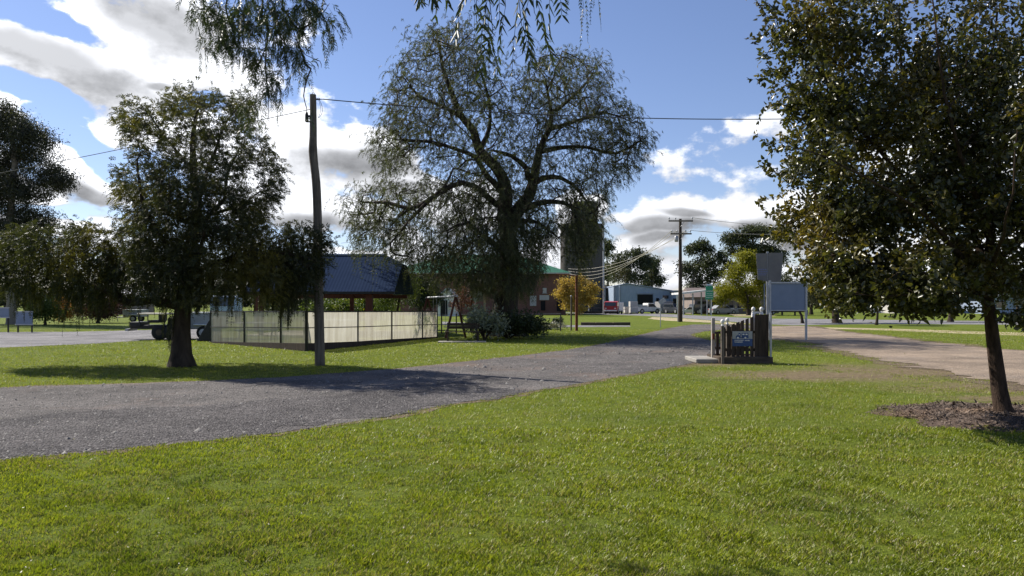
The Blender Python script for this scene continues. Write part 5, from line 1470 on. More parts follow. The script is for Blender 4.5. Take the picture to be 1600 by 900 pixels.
# ---- bench, swing, notice board
def bench():
    c = G(723, 534)
    r = thing('park_bench', 'dark slatted park bench with a backrest left of the big pepper trunk', 'bench', c, 0.12)
    mb = MB()
    for k in range(3): mb.box((0, -.18 + .14 * k, .42), (1.5, .12, .035), bev=.005)
    part(mb, 'seat', M_WOODDARK, r)
    mb = MB()
    for k in range(2): mb.box((.06, .25 + .02 * k, .60 + .13 * k), (1.36, .03, .12), (.12, 0, 0), bev=.005)
    part(mb, 'backrest', M_WOODDARK, r)
    for s in (-1, 1):
        part(MB().box((s * .64, -.16, .2), (.07, .07, .4), bev=.005), 'leg', M_WOODDARK, r)
        part(MB().tube([(s * .62, .16, 0), (s * .62, .18, .42), (s * .62, .30, .80)], .035, 6), 'leg', M_WOODDARK, r)
        part(MB().box((s * .64, .0, .385), (.06, .46, .035)), 'seat_frame', M_WOODDARK, r)
    o = MB().box((0, 0, .02), (2.0, .9, .04), bev=.008).build('concrete_pad', M_CONC); o.location = c + Vector((0, -.35, 0)); o.rotation_euler.z = .05
    tag(o, 'thin concrete pad on the grass under the park bench', 'concrete pad')
bench()

def swing():
    a = P(712, 463, 34.6); b = P(668, 465, 37.4)
    r = thing('swing_set', 'red brown A frame swing set between the panel fence and the bench', 'swing', Vector(((a.x + b.x) / 2, (a.y + b.y) / 2, 0)))
    la, lb = local(r, a), local(r, b)
    u = (lb - la).normalized(); nv = Vector((u.y, -u.x, 0))
    for e, sg in ((la, -1), (lb, 1)):
        for s in (-1, 1):
            f = Vector((e.x, e.y, 0)) + nv * s * .52 - u * 0.0
            part(MB().tube([f, e + Vector((0, 0, .04))], .055, 8), 'leg', M_REDWOOD, r)
    part(MB().tube([la - u * .15, lb + u * .15], .045, 10), 'crossbar', M_GALV, r)
    for t in (.28, .72):
        p = la.lerp(lb, t)
        st = part(MB().box((p.x, p.y, .5), (.45, .2, .04), (0, 0, math.atan2(u.y, u.x)), .008), 'swing_seat', M_BLACK, r)
        for s in (-.2, .2):
            part(MB().tube([p + u * s, Vector((p.x, p.y, .52)) + u * s], .008, 5), 'chain', M_GALV, st)
swing()

def notice_board():
    Y = 43.0
    c = Vector(((747 - 800) / F_PX * Y, Y, 0))
    r = thing('notice_board', 'grey park notice board on timber posts just left of the big pepper trunk', 'notice board', c)
    k = Y / F_PX
    part(MB().box((0, 0, 1.6 + 15.5 * k), (17 * k, .06, 23 * k), bev=.01), 'panel', M_SIGNGREY, r)
    part(MB().box((-10 * k, 0, (1.6 + 28 * k) / 2), (.1, .1, 1.6 + 28 * k)), 'post', M_REDWOOD, r)
    part(MB().box((10 * k, 0, (1.6 + 29 * k) / 2), (.12, .1, 1.6 + 29 * k)), 'post', surf('pale_timber', (0.42, 0.33, 0.26), (0.3, 0.22, 0.17)), r)
notice_board()

# ---- posts and wire fence
def wire_fence():
    ft = [(660, 521.5), (690, 521.3), (713, 521), (780, 520.6), (845, 520), (876, 517.6)]
    w = [G(*q) for q in ft]
    r = thing('wire_fence', 'thin wire fence on dark posts running behind the bench and big pepper tree', 'fence', w[4])
    q = [local(r, p) for p in w]
    for p in q: part(MB().tube([p, p + Vector((0, 0, 1.08))], .035, 8), 'post', M_BLACK, r)
    for z in (1.04, .78, .5, .2):
        part(MB().tube([p + Vector((0, 0, z)) for p in q], .008, 4, False), 'wire', M_GALV, r)
wire_fence()

def post(name, label, cat, px, py_base, py_top, rad, mat, extra=None):
    b = G(px, py_base); k = b.y / F_PX; h = CAM_H + (HOR - py_top) * k
    r = thing(name, label, cat, b)
    part(MB().tube([(0, 0, -.05), (0, 0, h)], rad, 10), 'post', mat, r)
    if extra: extra(r, k, h)
    return r
post('rusty_post', 'tall rusty red steel post with a thin arm in front of the yellow tree', 'post', 901, 517, 430, .085, M_RUST,
     lambda r, k, h: part(MB().tube([(0, 0, h - .05), (-.55, .1, h + .03), (-1.2, .2, h + .06)], .03, 6), 'arm', M_RUST, r))
post('thin_post', 'thin grey post just left of the rusty red post', 'post', 892.5, 516.5, 463, .05, M_WOODGREY, lambda r, k, h: part(MB().lathe((0, 0, h), [(.055, 0), (.055, .03), (.02, .06)], 8), 'cap', M_GALV, r))
post('light_pole', 'tall slim pale grey pole at the right edge of the grain silo', 'pole', 943, 490.5, 345, .13, M_GALV, lambda r, k, h: part(MB().tube([(0, 0, h - .2), (-.5, 0, h)], .06, 6), 'arm', M_GALV, r))
def small_sign(r, k, h): part(MB().box((.0, -.05, h - .45), (.22, .03, 1.1), bev=.01), 'sign_panel', M_WHITE, r)
post('marker_post', 'short post with a narrow white sign left of the crossarm power pole', 'sign', 1059, 502.5, 463, .04, M_GALV, small_sign)
def lean_sign(r, k, h): part(MB().box((.12, 0, h - .04), (.5, .02, .3), (0, -.6, 0)), 'sign_panel', M_GALV, r)
post('marker_post', 'thin dark marker post on the grass in front of the grey cabin', 'sign', 1032, 511, 470, .028, M_GALV, lean_sign)
post('pipe_post', 'grey steel post at the corner of the yard left of the red truck', 'post', 920, 489.6, 475, .09, M_GALV, lambda r, k, h: part(MB().box((0, 0, h), (.3, .3, .3), bev=.03), 'cap', M_WHITE, r))

def edging(name, label, pts, h, mat, cat):
    w = [G(*p) for p in pts]
    r = thing(name, label, cat, w[0])
    q = [local(r, p) for p in w]
    for a, b in zip(q, q[1:]):
        u = b - a
        part(MB().box((a + b) / 2 + Vector((0, 0, h / 2)), (u.length * .985, .35, h), (0, 0, math.atan2(u.y, u.x)), .03), 'timber', mat, r)
edging('log_edging', 'low dark log edging along the garden path beyond the big pepper tree', [(908, 508), (930, 508.2), (957, 508.2), (984, 508)], .22, M_SLEEPER, 'edging')

def log_rail():
    r = thing('log_rail', 'low dark log rail on short posts behind the blank board sign', 'rail', G(1205, 492.5))
    a = Vector((0, 0, .62)); b = local(r, G(1262, 492.5)) + Vector((0, 0, .62))
    part(MB().tube([a, b], .17, 8), 'rail', M_WOODDARK, r)
    for t in (.02, .3, .65, .98):
        p = a.lerp(b, t); part(MB().tube([(p.x, p.y, 0), (p.x, p.y, .6)], .14, 8), 'post', M_WOODDARK, r)
log_rail()

# ---- crossarm power pole and its wires
def power_pole():
    b = G(1063, 503); Y = b.y; k = Y / F_PX
    r = thing('power_pole', 'dark power pole with two crossarms and a transformer beside the street', 'power pole', b)
    zt = CAM_H + (HOR - 342) * k
    part(MB().tube([(0, 0, -.1), (0, 0, zt * .5), (0, 0, zt)], [.2, .16, .12], 12), 'pole', M_WOODDARK, r)
    arms = []
    for py, x0, x1, ins in ((345.5, -19, 19, (-18, -8, 18)), (365.5, -16, 17, (-14, -6, 8, 15))):
        z = CAM_H + (HOR - py) * k
        a = part(MB().box(((x0 + x1) / 2 * k, -.16, z), ((x1 - x0) * k, .11, .13), bev=.01), 'crossarm', M_WOODGREY, r)
        for q in ins:
            part(MB().lathe((q * k, -.16, z + .06), [(.02, 0), (.02, .1), (.06, .13), (.06, .2), (.03, .26)], 8), 'insulator', M_GALV, a)
            arms.append((b.x + q * k, Y - .16, z + .3))
        part(MB().tube([(0, -.2, z - .5), (6 * k, -.2, z - .03)], .02, 5), 'brace', M_GALV, a)
    z = CAM_H + (HOR - 378) * k
    part(MB().lathe((-.36, -.05, z), [(.14, 0), (.17, .04), (.17, .48), (.14, .52)], 12), 'transformer', M_GALV, r)
    return arms
ARMS = power_pole()
WG = 'power lines from the crossarm pole'
hall_pt = P(888, 431, 108)
for i, (q, lab) in enumerate(zip(ARMS[3:7], ('first', 'second', 'third', 'fourth'))):
    cable('power_line', 'pale power line drooping from the lower crossarm over the yard to the green roofed hall', q, hall_pt + Vector((0, 0, .35 * i)), 1.9 - .25 * i, .022, M_WIREPALE, 30, WG)
cable('power_line', 'upper of the two pale lines crossing the flat topped gum tree', ARMS[2], P(1420, 335, 72), .9, .02, M_WIREPALE, 30)
cable('power_line', 'lower of the two pale lines crossing the flat topped gum tree', ARMS[6], P(1420, 348, 72), .7, .02, M_WIREPALE, 30)

# ---- entry sign planter
def sign_planter():
    Y = 19.75; k = Y / F_PX
    c = G(1165, 568.5); c.x = (1165 - 800) * k; c.y = Y
    r = thing('sign_planter', 'dark timber picket planter with white ball finials and a small blue and white sign', 'planter sign', c)
    X = lambda px: (px - 1165) * k
    Z = lambda py: CAM_H - (py - HOR) * k
    part(MB().box((0, 0, .09), (84 * k, .10, .19), bev=.012), 'front_sleeper', M_SLEEPER, r)
    part(MB().box((0, 1.15, .09), (84 * k, .10, .19), bev=.012), 'back_sleeper', M_SLEEPER, r)
    for s in (-1, 1): part(MB().box((s * 39.6 * k, .575, .09), (.09, 1.05, .186), bev=.012), 'side_sleeper', M_SLEEPER, r)
    part(MB().box((0, .575, .07), (76 * k, 1.03, .14)), 'soil', M_VERGE, r)
    # pickets with a raked top line
    for row, yy, x0 in ((0, .13, 0), (1, .95, 3.6)):
        n = 7 if row == 0 else 6
        for i in range(n):
            px = 1133 + x0 + i * 7.35
            zt = Z(512.5 - i * 2.75) - (.0 if row == 0 else .14)
            w = 5.0 * k
            mb = MB().prism([(X(px) - w / 2, .15), (X(px) + w / 2, .15), (X(px) + w / 2, zt + .028), (X(px) - w / 2, zt - .01)], yy - .012, yy + .012)
            part(mb, 'picket', M_WOODDARK, r)
        part(MB().box((X(1156), yy + .03, Z(547)), (54 * k, .035, .08)), 'rail', M_WOODDARK, r)
        part(MB().box((X(1156), yy + .03, Z(519) - row * .05), (54 * k, .035, .07), (0, 0.0, 0)), 'rail', M_WOODDARK, r)
    # solid boards at the high end
    for i in range(4):
        part(MB().box((X(1184 + i * 5.4), .10, (.17 + Z(491.5)) / 2), (5.2 * k, .024, Z(491.5) - .17 + .01 * (i % 2))), 'board', M_WOODDARK, r)
    # posts with white balls
    wh = surf('white_finial', (0.78, 0.76, 0.72), (0.62, 0.6, 0.56), 0.5, 0, 6)
    def pst(px, py, y, mat, w=.075, ball=True):
        zt = Z(py)
        p_ = part(MB().box((X(px), y, zt / 2 - .02), (w, w, zt + .04), bev=.006), 'post', mat, r)
        if ball:
            part(MB().lathe((X(px), y, zt), [(.035, 0), (.035, .03), (.018, .045), (.03, .06), (.05, .09), (.055, .12), (.045, .155), (.02, .175), (.004, .18)], 12), 'finial', wh, p_)
    pst(1127.5, 509, -.085, M_WOODGREY)
    pst(1141.5, 507, .30, M_WOODGREY, .06)
    pst(1124, 497.5, .62, surf('pale_post', (0.36, 0.33, 0.29), (0.20, 0.18, 0.155), .9, 0, 6), .09, False)
    pst(1183.5, 490, .34, wh, .09)
    pst(1196.5, 490, .34, wh, .09)
    part(MB().box((X(1190), .34, Z(488.5)), (.3, .05, .05)), 'white_rail', wh, r)
    part(MB().box((X(1203.8), -.02, (Z(489)) / 2), (.05, .05, Z(489)), bev=.005), 'post', M_GALV, r)
    part(MB().box((X(1123.5), .58, Z(527)), (.06, .09, .16), bev=.01), 'reflector', M_RUST, r)
    # the small sign: white upper half with a car towing a van, blue lower half with two lines of lettering
    yy = .085
    sg = part(MB().box((X(1161.5), yy, Z(529.5)), (31.5 * k, .012, 23.5 * k), bev=.002), 'sign_panel', surf('sign_white', (0.36, 0.37, 0.38), (0.29, 0.30, 0.31), .5, 0, 8, .02), r)
    part(MB().box((X(1161.5), yy - .0085, Z(535.4)), (31.3 * k, .004, 11.6 * k)), 'blue_field', M_BLUE, sg)
    mb = MB(); q = lambda a, b_: (X(a), Z(b_))
    mb.prism([q(1151, 528.5), q(1151.5, 525), q(1154, 524), q(1156, 520.6), q(1158.4, 520.6), q(1158.6, 528.5)], yy - .0105, yy - .0065)
    mb.prism([q(1160.3, 528.5), q(1160.3, 520.4), q(1170.5, 520.2), q(1171, 528.5)], yy - .0105, yy - .0065)
    mb.box((X(1160), yy - .0085, Z(527.6)), (4 * k, .004, 1.0 * k))
    part(mb, 'pictogram', M_BLUE, sg)
    mb = MB()
    for px in (1163, 1167.8): mb.box((X(px), yy - .0125, Z(522.6)), (3.1 * k, .003, 2.0 * k))
    for px in (1154.4, 1166): mb.lathe((X(px), yy - .0125, Z(528)), [(1.5 * k, 0), (1.5 * k, -.002)], 12, 'Y')
    mb.box((X(1156.3), yy - .0125, Z(523.2)), (1.5 * k, .003, 1.6 * k))
    part(mb, 'pictogram_cutouts', wh, sg)
    mb = MB(); rr = random.Random(3)
    for (x0, x1, py) in ((1149, 1162.5, 531.8), (1149, 1162, 534.6), (1165, 1172.5, 532.2)):
        x = x0
        while x < x1:
            w = rr.uniform(.55, 1.05)
            mb.box((X(x + w / 2), yy - .0115, Z(py + rr.uniform(-.1, .1))), (w * k, .002, rr.uniform(1.0, 1.55) * k)); x += w + .45
    part(mb, 'lettering', wh, sg)
sign_planter()
o = MB().box((0, 0, .06), (42 * 19.75 / F_PX, 1.3, .12), bev=.02).build('concrete_step', M_CONC); o.location = ((1102.5 - 800) / F_PX * 20.2, 20.45, 0)
tag(o, 'flat pale concrete slab on the ground at the left end of the picket planter', 'concrete slab')

def board_sign():
    Y = 32.5; k = Y / F_PX
    c = Vector(((1231 - 800) * k, Y, 0))
    r = thing('board_sign', 'large blank blue grey board on two steel posts right of the picket planter', 'sign', c)
    Z = lambda py: CAM_H - (py - HOR) * k
    part(MB().box((0, 0, (Z(443) + Z(484)) / 2), (53 * k, .05, Z(443) - Z(484)), bev=.004), 'panel', M_SIGNBACK, r)
    part(MB().box((0, -.02, Z(441.8)), (57 * k, .11, .07), bev=.004), 'top_frame', M_GALV, r)
    part(MB().box((0, -.02, Z(485)), (57 * k, .09, .05), bev=.004), 'bottom_frame', M_GALV, r)
    for s, b0 in ((-1, 0), (1, 0)):
        part(MB().box((s * 28.2 * k, -.02, Z(440) / 2), (.085, .085, Z(440) + .1), bev=.006), 'post', M_GALV, r)
    part(MB().box((-32.5 * k, .35, (Z(443) + Z(484)) / 2), (.03, .62, Z(443) - Z(484)), (0, 0, -.35)), 'side_panel', M_SIGNBACK, r)
board_sign()

def grey_sign():
    Y = 36.0; k = Y / F_PX
    c = Vector(((1199.5 - 800) * k, Y, 0))
    r = thing('double_sign', 'weathered grey two winged sign on a tall pole above the blank board', 'sign', c)
    Z = lambda py: CAM_H - (py - HOR) * k
    part(MB().tube([(0, .05, -.1), (0, .05, Z(393))], .06, 10), 'post', M_GALV, r)
    lf = part(MB().prism([(-18.5 * k, Z(396)), (-.6 * k, Z(396)), (-.6 * k, Z(440)), (-15.5 * k, Z(436.5))], -.04, .0), 'panel', M_SIGNGREY, r)
    part(MB().prism([(.6 * k, Z(395)), (24 * k, Z(395)), (20.5 * k, Z(440)), (.6 * k, Z(441))], -.03, .01), 'panel', M_SIGNGREY, r)
    mb = MB(); rr = random.Random(5)
    for py in (421, 424, 427, 429.5):
        x = -15
        while x < -3:
            w = rr.uniform(1, 3.2); mb.box(((x + w / 2) * k, -.043, Z(py)), (w * k, .004, 1.4 * k)); x += w + .7
    part(mb, 'lettering', surf('faded_blue', (0.15, 0.17, 0.33), (0.19, 0.2, 0.3), .7, 0, 8), lf)
grey_sign()

def green_sign():
    Y = 100; k = Y / F_PX
    c = Vector(((1108.5 - 800) * k, Y, 0))
    r = thing('direction_sign', 'tall green road direction sign with white lettering beside the carport', 'road sign', c)
    Z = lambda py: CAM_H - (py - HOR) * k
    g = part(MB().box((0, 0, (Z(454) + Z(468)) / 2), (12.5 * k, .06, Z(454) - Z(468)), bev=.02), 'panel', M_GREENSIGN, r)
    g2 = part(MB().box((0, 0, (Z(447) + Z(453.6)) / 2), (11.5 * k, .06, Z(447) - Z(453.6)), bev=.02), 'panel', M_GREENSIGN, r)
    part(MB().box((0, 0, (Z(444) + Z(446.6)) / 2), (8 * k, .06, Z(444) - Z(446.6)), bev=.02), 'panel', M_BLUEW, r)
    mb = MB(); rr = random.Random(9)
    for py in (455.5, 459, 462, 465):
        x = -4.8
        while x < 4.2:
            w = rr.uniform(.5, 1.4); mb.box(((x + w / 2) * k, -.035, Z(py)), (w * k, .01, .9 * k)); x += w + .5
    part(mb, 'lettering', M_WHITE, g)
    for s in (-3.5, 3.5): part(MB().tube([(s * k, .06, -.1), (s * k, .06, Z(446))], .06, 8), 'post', M_GALV, r)
green_sign()

def left_board(px0, px1, py0, py1, base, label, mat):
    b = G((px0 + px1) / 2, base); k = b.y / F_PX
    r = thing('notice_board', label, 'notice board', b)
    Z = lambda py: CAM_H - (py - HOR) * k; w = (px1 - px0) * k
    part(MB().box((0, 0, (Z(py0) + Z(py1)) / 2), (w, .05, Z(py0) - Z(py1)), bev=.008), 'panel', mat, r)
    for nm, z in (('top_frame', Z(py0)), ('bottom_frame', Z(py1))): part(MB().box((0, -.01, z), (w + .06, .09, .06)), nm, M_GALV, r)
    for s in (-.42, .42): part(MB().box((s * w, .06, Z(py0) / 2), (.07, .05, Z(py0))), 'post', M_BLACK, r)
left_board(-14, 14, 481, 496, 519.5, 'pale notice board cut by the left edge of the view', M_SIGNBACK)
left_board(25, 51, 487, 507, 519.5, 'pale blue grey notice board on two dark legs beside the parking apron', M_SIGNBACK)

# ------------------------------------------------------------------ buildings
def hall():
    Y = 108; k = Y / F_PX
    x0, x1 = (612 - 800) * k, (884 - 800) * k
    c = Vector(((x0 + x1) / 2, Y + 8, 0))
    r = thing('hall', 'long brick hall with green iron hip roof behind the big pepper tree', 'hall', c)
    hw = (x1 - x0) / 2; hd = 8.0; H = 6.2; R = 9.4; ov = .7
    part(MB().box((0, 0, H / 2), (hw * 2, hd * 2, H)), 'wall', M_BRICK, r)
    e = [(-hw - ov, -hd - ov, H), (hw + ov, -hd - ov, H), (hw + ov, hd + ov, H), (-hw - ov, hd + ov, H)]
    rg = [(-hw + 7.5, 0, R), (hw - 7.5, 0, R)]
    vs = e + rg + [(a, b, z - .18) for a, b, z in e]
    ro = part(MB().add(vs, [(0, 1, 5, 4), (1, 2, 5), (2, 3, 4, 5), (3, 0, 4), (0, 6, 7, 1), (1, 7, 8, 2), (2, 8, 9, 3), (3, 9, 6, 0), (6, 9, 8, 7)]), 'roof', M_ROOFG, r)
    part(MB().box((0, -hd - ov - .06, H - .1), (hw * 2 + 2 * ov, .12, .16)), 'gutter', M_PALEPANEL, ro)
    Zz = lambda py: CAM_H - (py - HOR) * k
    for (a, b, t, u, nm, mt) in [(829, 833, 450, 458, 'window', M_PALEPANEL), (848, 854, 450, 458, 'window', M_PALEPANEL), (828, 838, 462, 478, 'panel', M_PALEPANEL), (843, 858, 461, 469, 'panel', M_PALEPANEL), (845, 852, 470, 485, 'door', M_DARKGAP), (866, 872, 452, 460, 'window', M_GLASS),
                                 (700, 708, 452, 462, 'window', M_GLASS), (660, 668, 452, 462, 'window', M_GLASS), (640, 648, 452, 462, 'window', M_GLASS), (735, 743, 452, 462, 'window', M_GLASS), (870, 878, 470, 486, 'door', M_DARKGAP)]:
        w = part(MB().box((((a + b) / 2 - 800) * k - c.x, -hd - .05, (Zz(t) + Zz(u)) / 2), ((b - a) * k, .12, Zz(t) - Zz(u)), bev=.02), nm, mt, r)
        if nm == 'window': part(MB().box((((a + b) / 2 - 800) * k - c.x, -hd - .13, Zz(u) - .06), ((b - a) * k + .2, .25, .1)), 'sill', M_CONC, w)
    return r
hall()
o = thing('low_wall', 'low pale wall with planter pots along the front of the brick hall', 'wall', G(828, 491.2))
part(MB().box((0, 0, .42), (3.8, .3, .84), bev=.02), 'wall', M_CONC, o)
part(MB().box((0, 0, .88), (4.0, .42, .1), bev=.01), 'coping', M_PALEPANEL, o)

def silo():
    Y = 156; k = Y / F_PX
    c = Vector(((911 - 800) * k, Y + 3, 0))
    r = thing('grain_silo', 'tall dark concrete grain silo with a stepped head house behind the big tree', 'silo', c)
    H = CAM_H + (HOR - 348) * k; H2 = CAM_H + (HOR - 316) * k
    rad = 34 * k
    vs = []
    prof = []
    mb = MB()
    n = 64
    pr = [(rad * .55 * math.cos(2 * PI * i / n) + 0, 0) for i in range(n)]
    # three joined bins
    for dx, rr in ((-rad * .52, rad * .48), (rad * .52, rad * .48), (0, rad * .5)):
        mb.lathe((dx, 0 if dx else -.8, 0), [(rr, 0), (rr, H - .4), (rr * .985, H)], 32)
    part(mb, 'bins', M_SILO, r)
    part(MB().box(((916 - 911) * k, 0, (H + H2) / 2), (37 * k, 5.0, H2 - H), bev=.1), 'head_house', M_SILO, r)
    part(MB().box(((916 - 911) * k, 0, H2 + .15), (39 * k, 5.4, .3)), 'head_roof', M_CONC, r)
    part(MB().tube([(rad * .98, -1.0, 0), (rad * .98, -1.0, H + .5)], .16, 8), 'downpipe', M_GALV, r)
    for q in (-8, 8): part(MB().box(((916 - 911 + q) * k, -2.5, H + (H2 - H) * .55), (.9, .1, .9)), 'window', M_GLASS, r)
silo()

def shed():
    Y = 150; k = Y / F_PX
    X = lambda px: (px - 800) * k
    c = Vector((X(1012), Y, 0))
    r = thing('industrial_shed', 'big blue grey steel shed with a dark open roller doorway', 'shed', c)
    Z = lambda py: CAM_H - (py - HOR) * k
    fx = lambda px: X(px) - c.x
    D = 33.0
    front = [(fx(968), 0), (fx(1062), 0), (fx(1062), Z(457)), (fx(980), Z(443.5)), (fx(968), Z(446.5))]
    part(MB().prism(front, 0, D), 'wall', corrugated('shed_cladding', (0.31, 0.37, 0.48), (0.26, 0.31, 0.41), 9.0, 0, .6, .15, .5), r)
    rf = [(fx(967.4), Z(446.2)), (fx(980), Z(443.2)), (fx(1062.6), Z(456.6)), (fx(1062.6), Z(455.6)), (fx(980), Z(442.3)), (fx(967.4), Z(445.3))]
    part(MB().prism(rf, -.35, D + .3), 'roof', M_SHEDBLUE, r)
    part(MB().box((fx(1008), -.06, Z(467.5)), (24 * k, .16, Z(459.5) - Z(475.5))), 'roller_doorway', M_DARKGAP, r)
    part(MB().box((fx(1008), -.11, Z(459)), (26 * k, .12, .25)), 'door_track', M_SHEDSIDE, r)
    d = part(MB().box((fx(1027.5), -.05, Z(476)), (4.2 * k, .12, Z(466) - Z(486.5))), 'door', M_DARKGAP, r)
    part(MB().box((fx(1029), -.13, Z(477)), (.1, .05, .1)), 'handle', M_GALV, d)
    part(MB().box((fx(1040), -.05, Z(464)), (9 * k, .1, 5 * k)), 'window', M_GLASS, r)
    part(MB().box((fx(976), -.05, Z(480)), (6 * k, .1, Z(472) - Z(488))), 'side_door', M_SHEDSIDE, r)
    for i, px in enumerate((968.4, 1061.6)): part(MB().box((fx(px), -.06, Z(467)), (.2, .15, Z(447 + i * 9) - Z(487) - .4)), 'corner_trim', M_SHEDSIDE, r)
shed()


def annex():
    Y = 146; k = Y / F_PX; X = lambda px: (px - 800) * k; Z = lambda py: CAM_H - (py - HOR) * k
    c = Vector((X(1070), Y, 0))
    r = thing('annex', 'lower pale blue flat roofed annex at the right end of the big shed', 'shed', c)
    w = 30 * k
    part(MB().box((0, 7, Z(456) / 2), (w, 14, Z(456))), 'wall', M_SHEDBLUE, r)
    part(MB().box((0, 7, Z(455.5) + .1), (w + .5, 14.6, .25), bev=.03), 'roof', M_SHEDSIDE, r)
    part(MB().box((-w * .2, -.05, 1.4), (3.2, .12, 2.6)), 'roller_door', M_DARKGAP, r)
    part(MB().box((w * .3, -.05, 2.0), (1.6, .12, 1.2)), 'window', M_GLASS, r)
annex()

def simple_house(name, label, px0, px1, Y, depth, H, R, wall, roof, wins, ridge='x', cat='house'):
    k = Y / F_PX; x0, x1 = (px0 - 800) * k, (px1 - 800) * k
    c = Vector(((x0 + x1) / 2, Y + depth / 2, 0)); hw = (x1 - x0) / 2; hd = depth / 2; ov = .45
    r = thing(name, label, cat, c)
    if ridge == 'x':
        part(MB().box((0, 0, H / 2), (hw * 2, hd * 2, H)), 'wall', wall, r)
        vs = [(-hw - ov, -hd - ov, H), (hw + ov, -hd - ov, H), (hw + ov, hd + ov, H), (-hw - ov, hd + ov, H), (-hw - ov, 0, R), (hw + ov, 0, R)]
        part(MB().add(vs, [(0, 1, 5, 4), (2, 3, 4, 5), (0, 4, 3), (1, 2, 5), (0, 3, 2, 1)]), 'roof', roof, r)
    else:
        part(MB().prism([(-hw, 0), (hw, 0), (hw, H), (0, R), (-hw, H)], -hd, hd), 'wall', wall, r)
        part(MB().prism([(-hw - .3, H - .1), (0, R + .05), (hw + .3, H - .1), (hw + .3, H + .08), (0, R + .25), (-hw - .3, H + .08)], -hd - .3, hd + .3), 'roof', roof, r)
    for (fx, z, w, h, nm) in wins:
        o = part(MB().box((fx * hw, -hd - .04, z), (w, .1, h), bev=.01), nm, M_GLASS if nm == 'window' else M_DARKGAP, r)
        if nm == 'window': part(MB().box((fx * hw, -hd - .1, z - h / 2 - .05), (w + .2, .2, .1)), 'sill', M_WHITE, o)
    return r
simple_house('dark_shed', 'dark low roofed shed between the silo and the blue grey shed', 927, 947, 168, 16, 5.2, 6.4, M_SHEDSIDE, M_BLACK, [(0, 1.6, 1.6, 3.2, 'door')], 'x', 'shed')
simple_house('house', 'long low brown brick house with dark windows beside the street', 1085, 1200, 118, 9, 2.7, 4.3, M_HOUSE, surf('house_roof', (0.20, 0.16, 0.14), (0.14, 0.11, 0.10)), [(-.8, 1.5, 1.4, 1.1, 'window'), (-.45, 1.1, 1.0, 2.0, 'door'), (-.1, 1.5, 1.8, 1.1, 'window'), (.3, 1.5, 1.4, 1.1, 'window'), (.7, 1.5, 1.6, 1.1, 'window')])
simple_house('white_shed', 'white gabled shed left of the A frame swing', 684, 712, 96, 7, 2.3, 3.5, M_WHITE, M_GALV, [(-.3, 1.1, .9, 2.0, 'door'), (.5, 1.5, .7, .7, 'window')], 'y', 'shed')
simple_house('white_cottage', 'small white roofed cottage far left beyond the plum tree', 172, 205, 110, 7, 2.6, 3.9, M_HOUSE, M_WHITE, [(-.5, 1.5, 1.2, 1.0, 'window'), (.2, 1.1, .9, 2.0, 'door')])
simple_house('grey_house', 'low grey house in the trees behind the glossy leaved tree', 1400, 1480, 125, 9, 2.8, 4.4, M_PALEPANEL, M_SHEDSIDE, [(-.6, 1.5, 1.6, 1.1, 'window'), (0, 1.1, 1, 2, 'door'), (.5, 1.5, 1.6, 1.1, 'window')])
simple_house('pale_house', 'pale house beyond the street at the right edge of the view', 1540, 1660, 120, 9, 2.8, 4.4, M_SHEDBLUE, M_GALV, [(-.6, 1.5, 1.6, 1.1, 'window'), (0, 1.1, 1, 2, 'door'), (.5, 1.5, 1.6, 1.1, 'window')])

def carport():
    Y = 108; k = Y / F_PX; X = lambda px: (px - 800) * k; Z = lambda py: CAM_H - (py - HOR) * k
    c = Vector((X(1087), Y, 0))
    r = thing('carport', 'open carport with a tilted white roof behind the green road sign', 'carport', c)
    hw = 24 * k
    part(MB().prism([(-hw, Z(460)), (hw, Z(454)), (hw, Z(452)), (-hw, Z(457))], -1, 6), 'roof', M_WHITE, r)
    for fx in (-.85, -.25, .3, .9):
        z = Z(459) + (Z(454) - Z(460)) * (fx + 1) / 2 - .15
        part(MB().box((fx * hw, -.6, z / 2), (.16, .16, z)), 'post', M_GALV, r)
carport()

r = thing('container', 'grey steel shipping container standing before the shed doorway', 'container', G(1041, 489.6), 0.12)
part(MB().box((0, 1.2, 1.0), (2.3, 3.0, 2.0), bev=.03), 'body', corrugated('container_steel', (0.30, 0.29, 0.29), (0.24, 0.23, 0.23), 28, 0, .6, .2, .8), r)
part(MB().box((0, -.33, 1.0), (2.0, .06, 1.8), bev=.01), 'door', M_SHEDSIDE, r)

def pallet_stack(px, py, w, n, h, label):
    r = thing('pallet_stack', label, 'pallet stack', G(px, py), RNG.uniform(-.2, .2), 'goods stacked in the shed yard')
    for i in range(n):
        part(MB().box((RNG.uniform(-.05, .05), .5, h * (i + .5) + .14), (w, 1.0, h * .94), bev=.03), 'crate', M_PALEPANEL, r)
    part(MB().box((0, .5, .06), (w + .1, 1.1, .1)), 'pallet', M_WOODGREY, r)
pallet_stack(991, 490.4, 1.25, 2, .95, 'tall stack of pale crates on a pallet in the shed yard')
pallet_stack(979.5, 490.2, .7, 2, .5, 'short stack of pale boxes beside the red truck')
pallet_stack(985, 490.0, .5, 1, .5, 'single pale box on a pallet left of the tall crate stack')

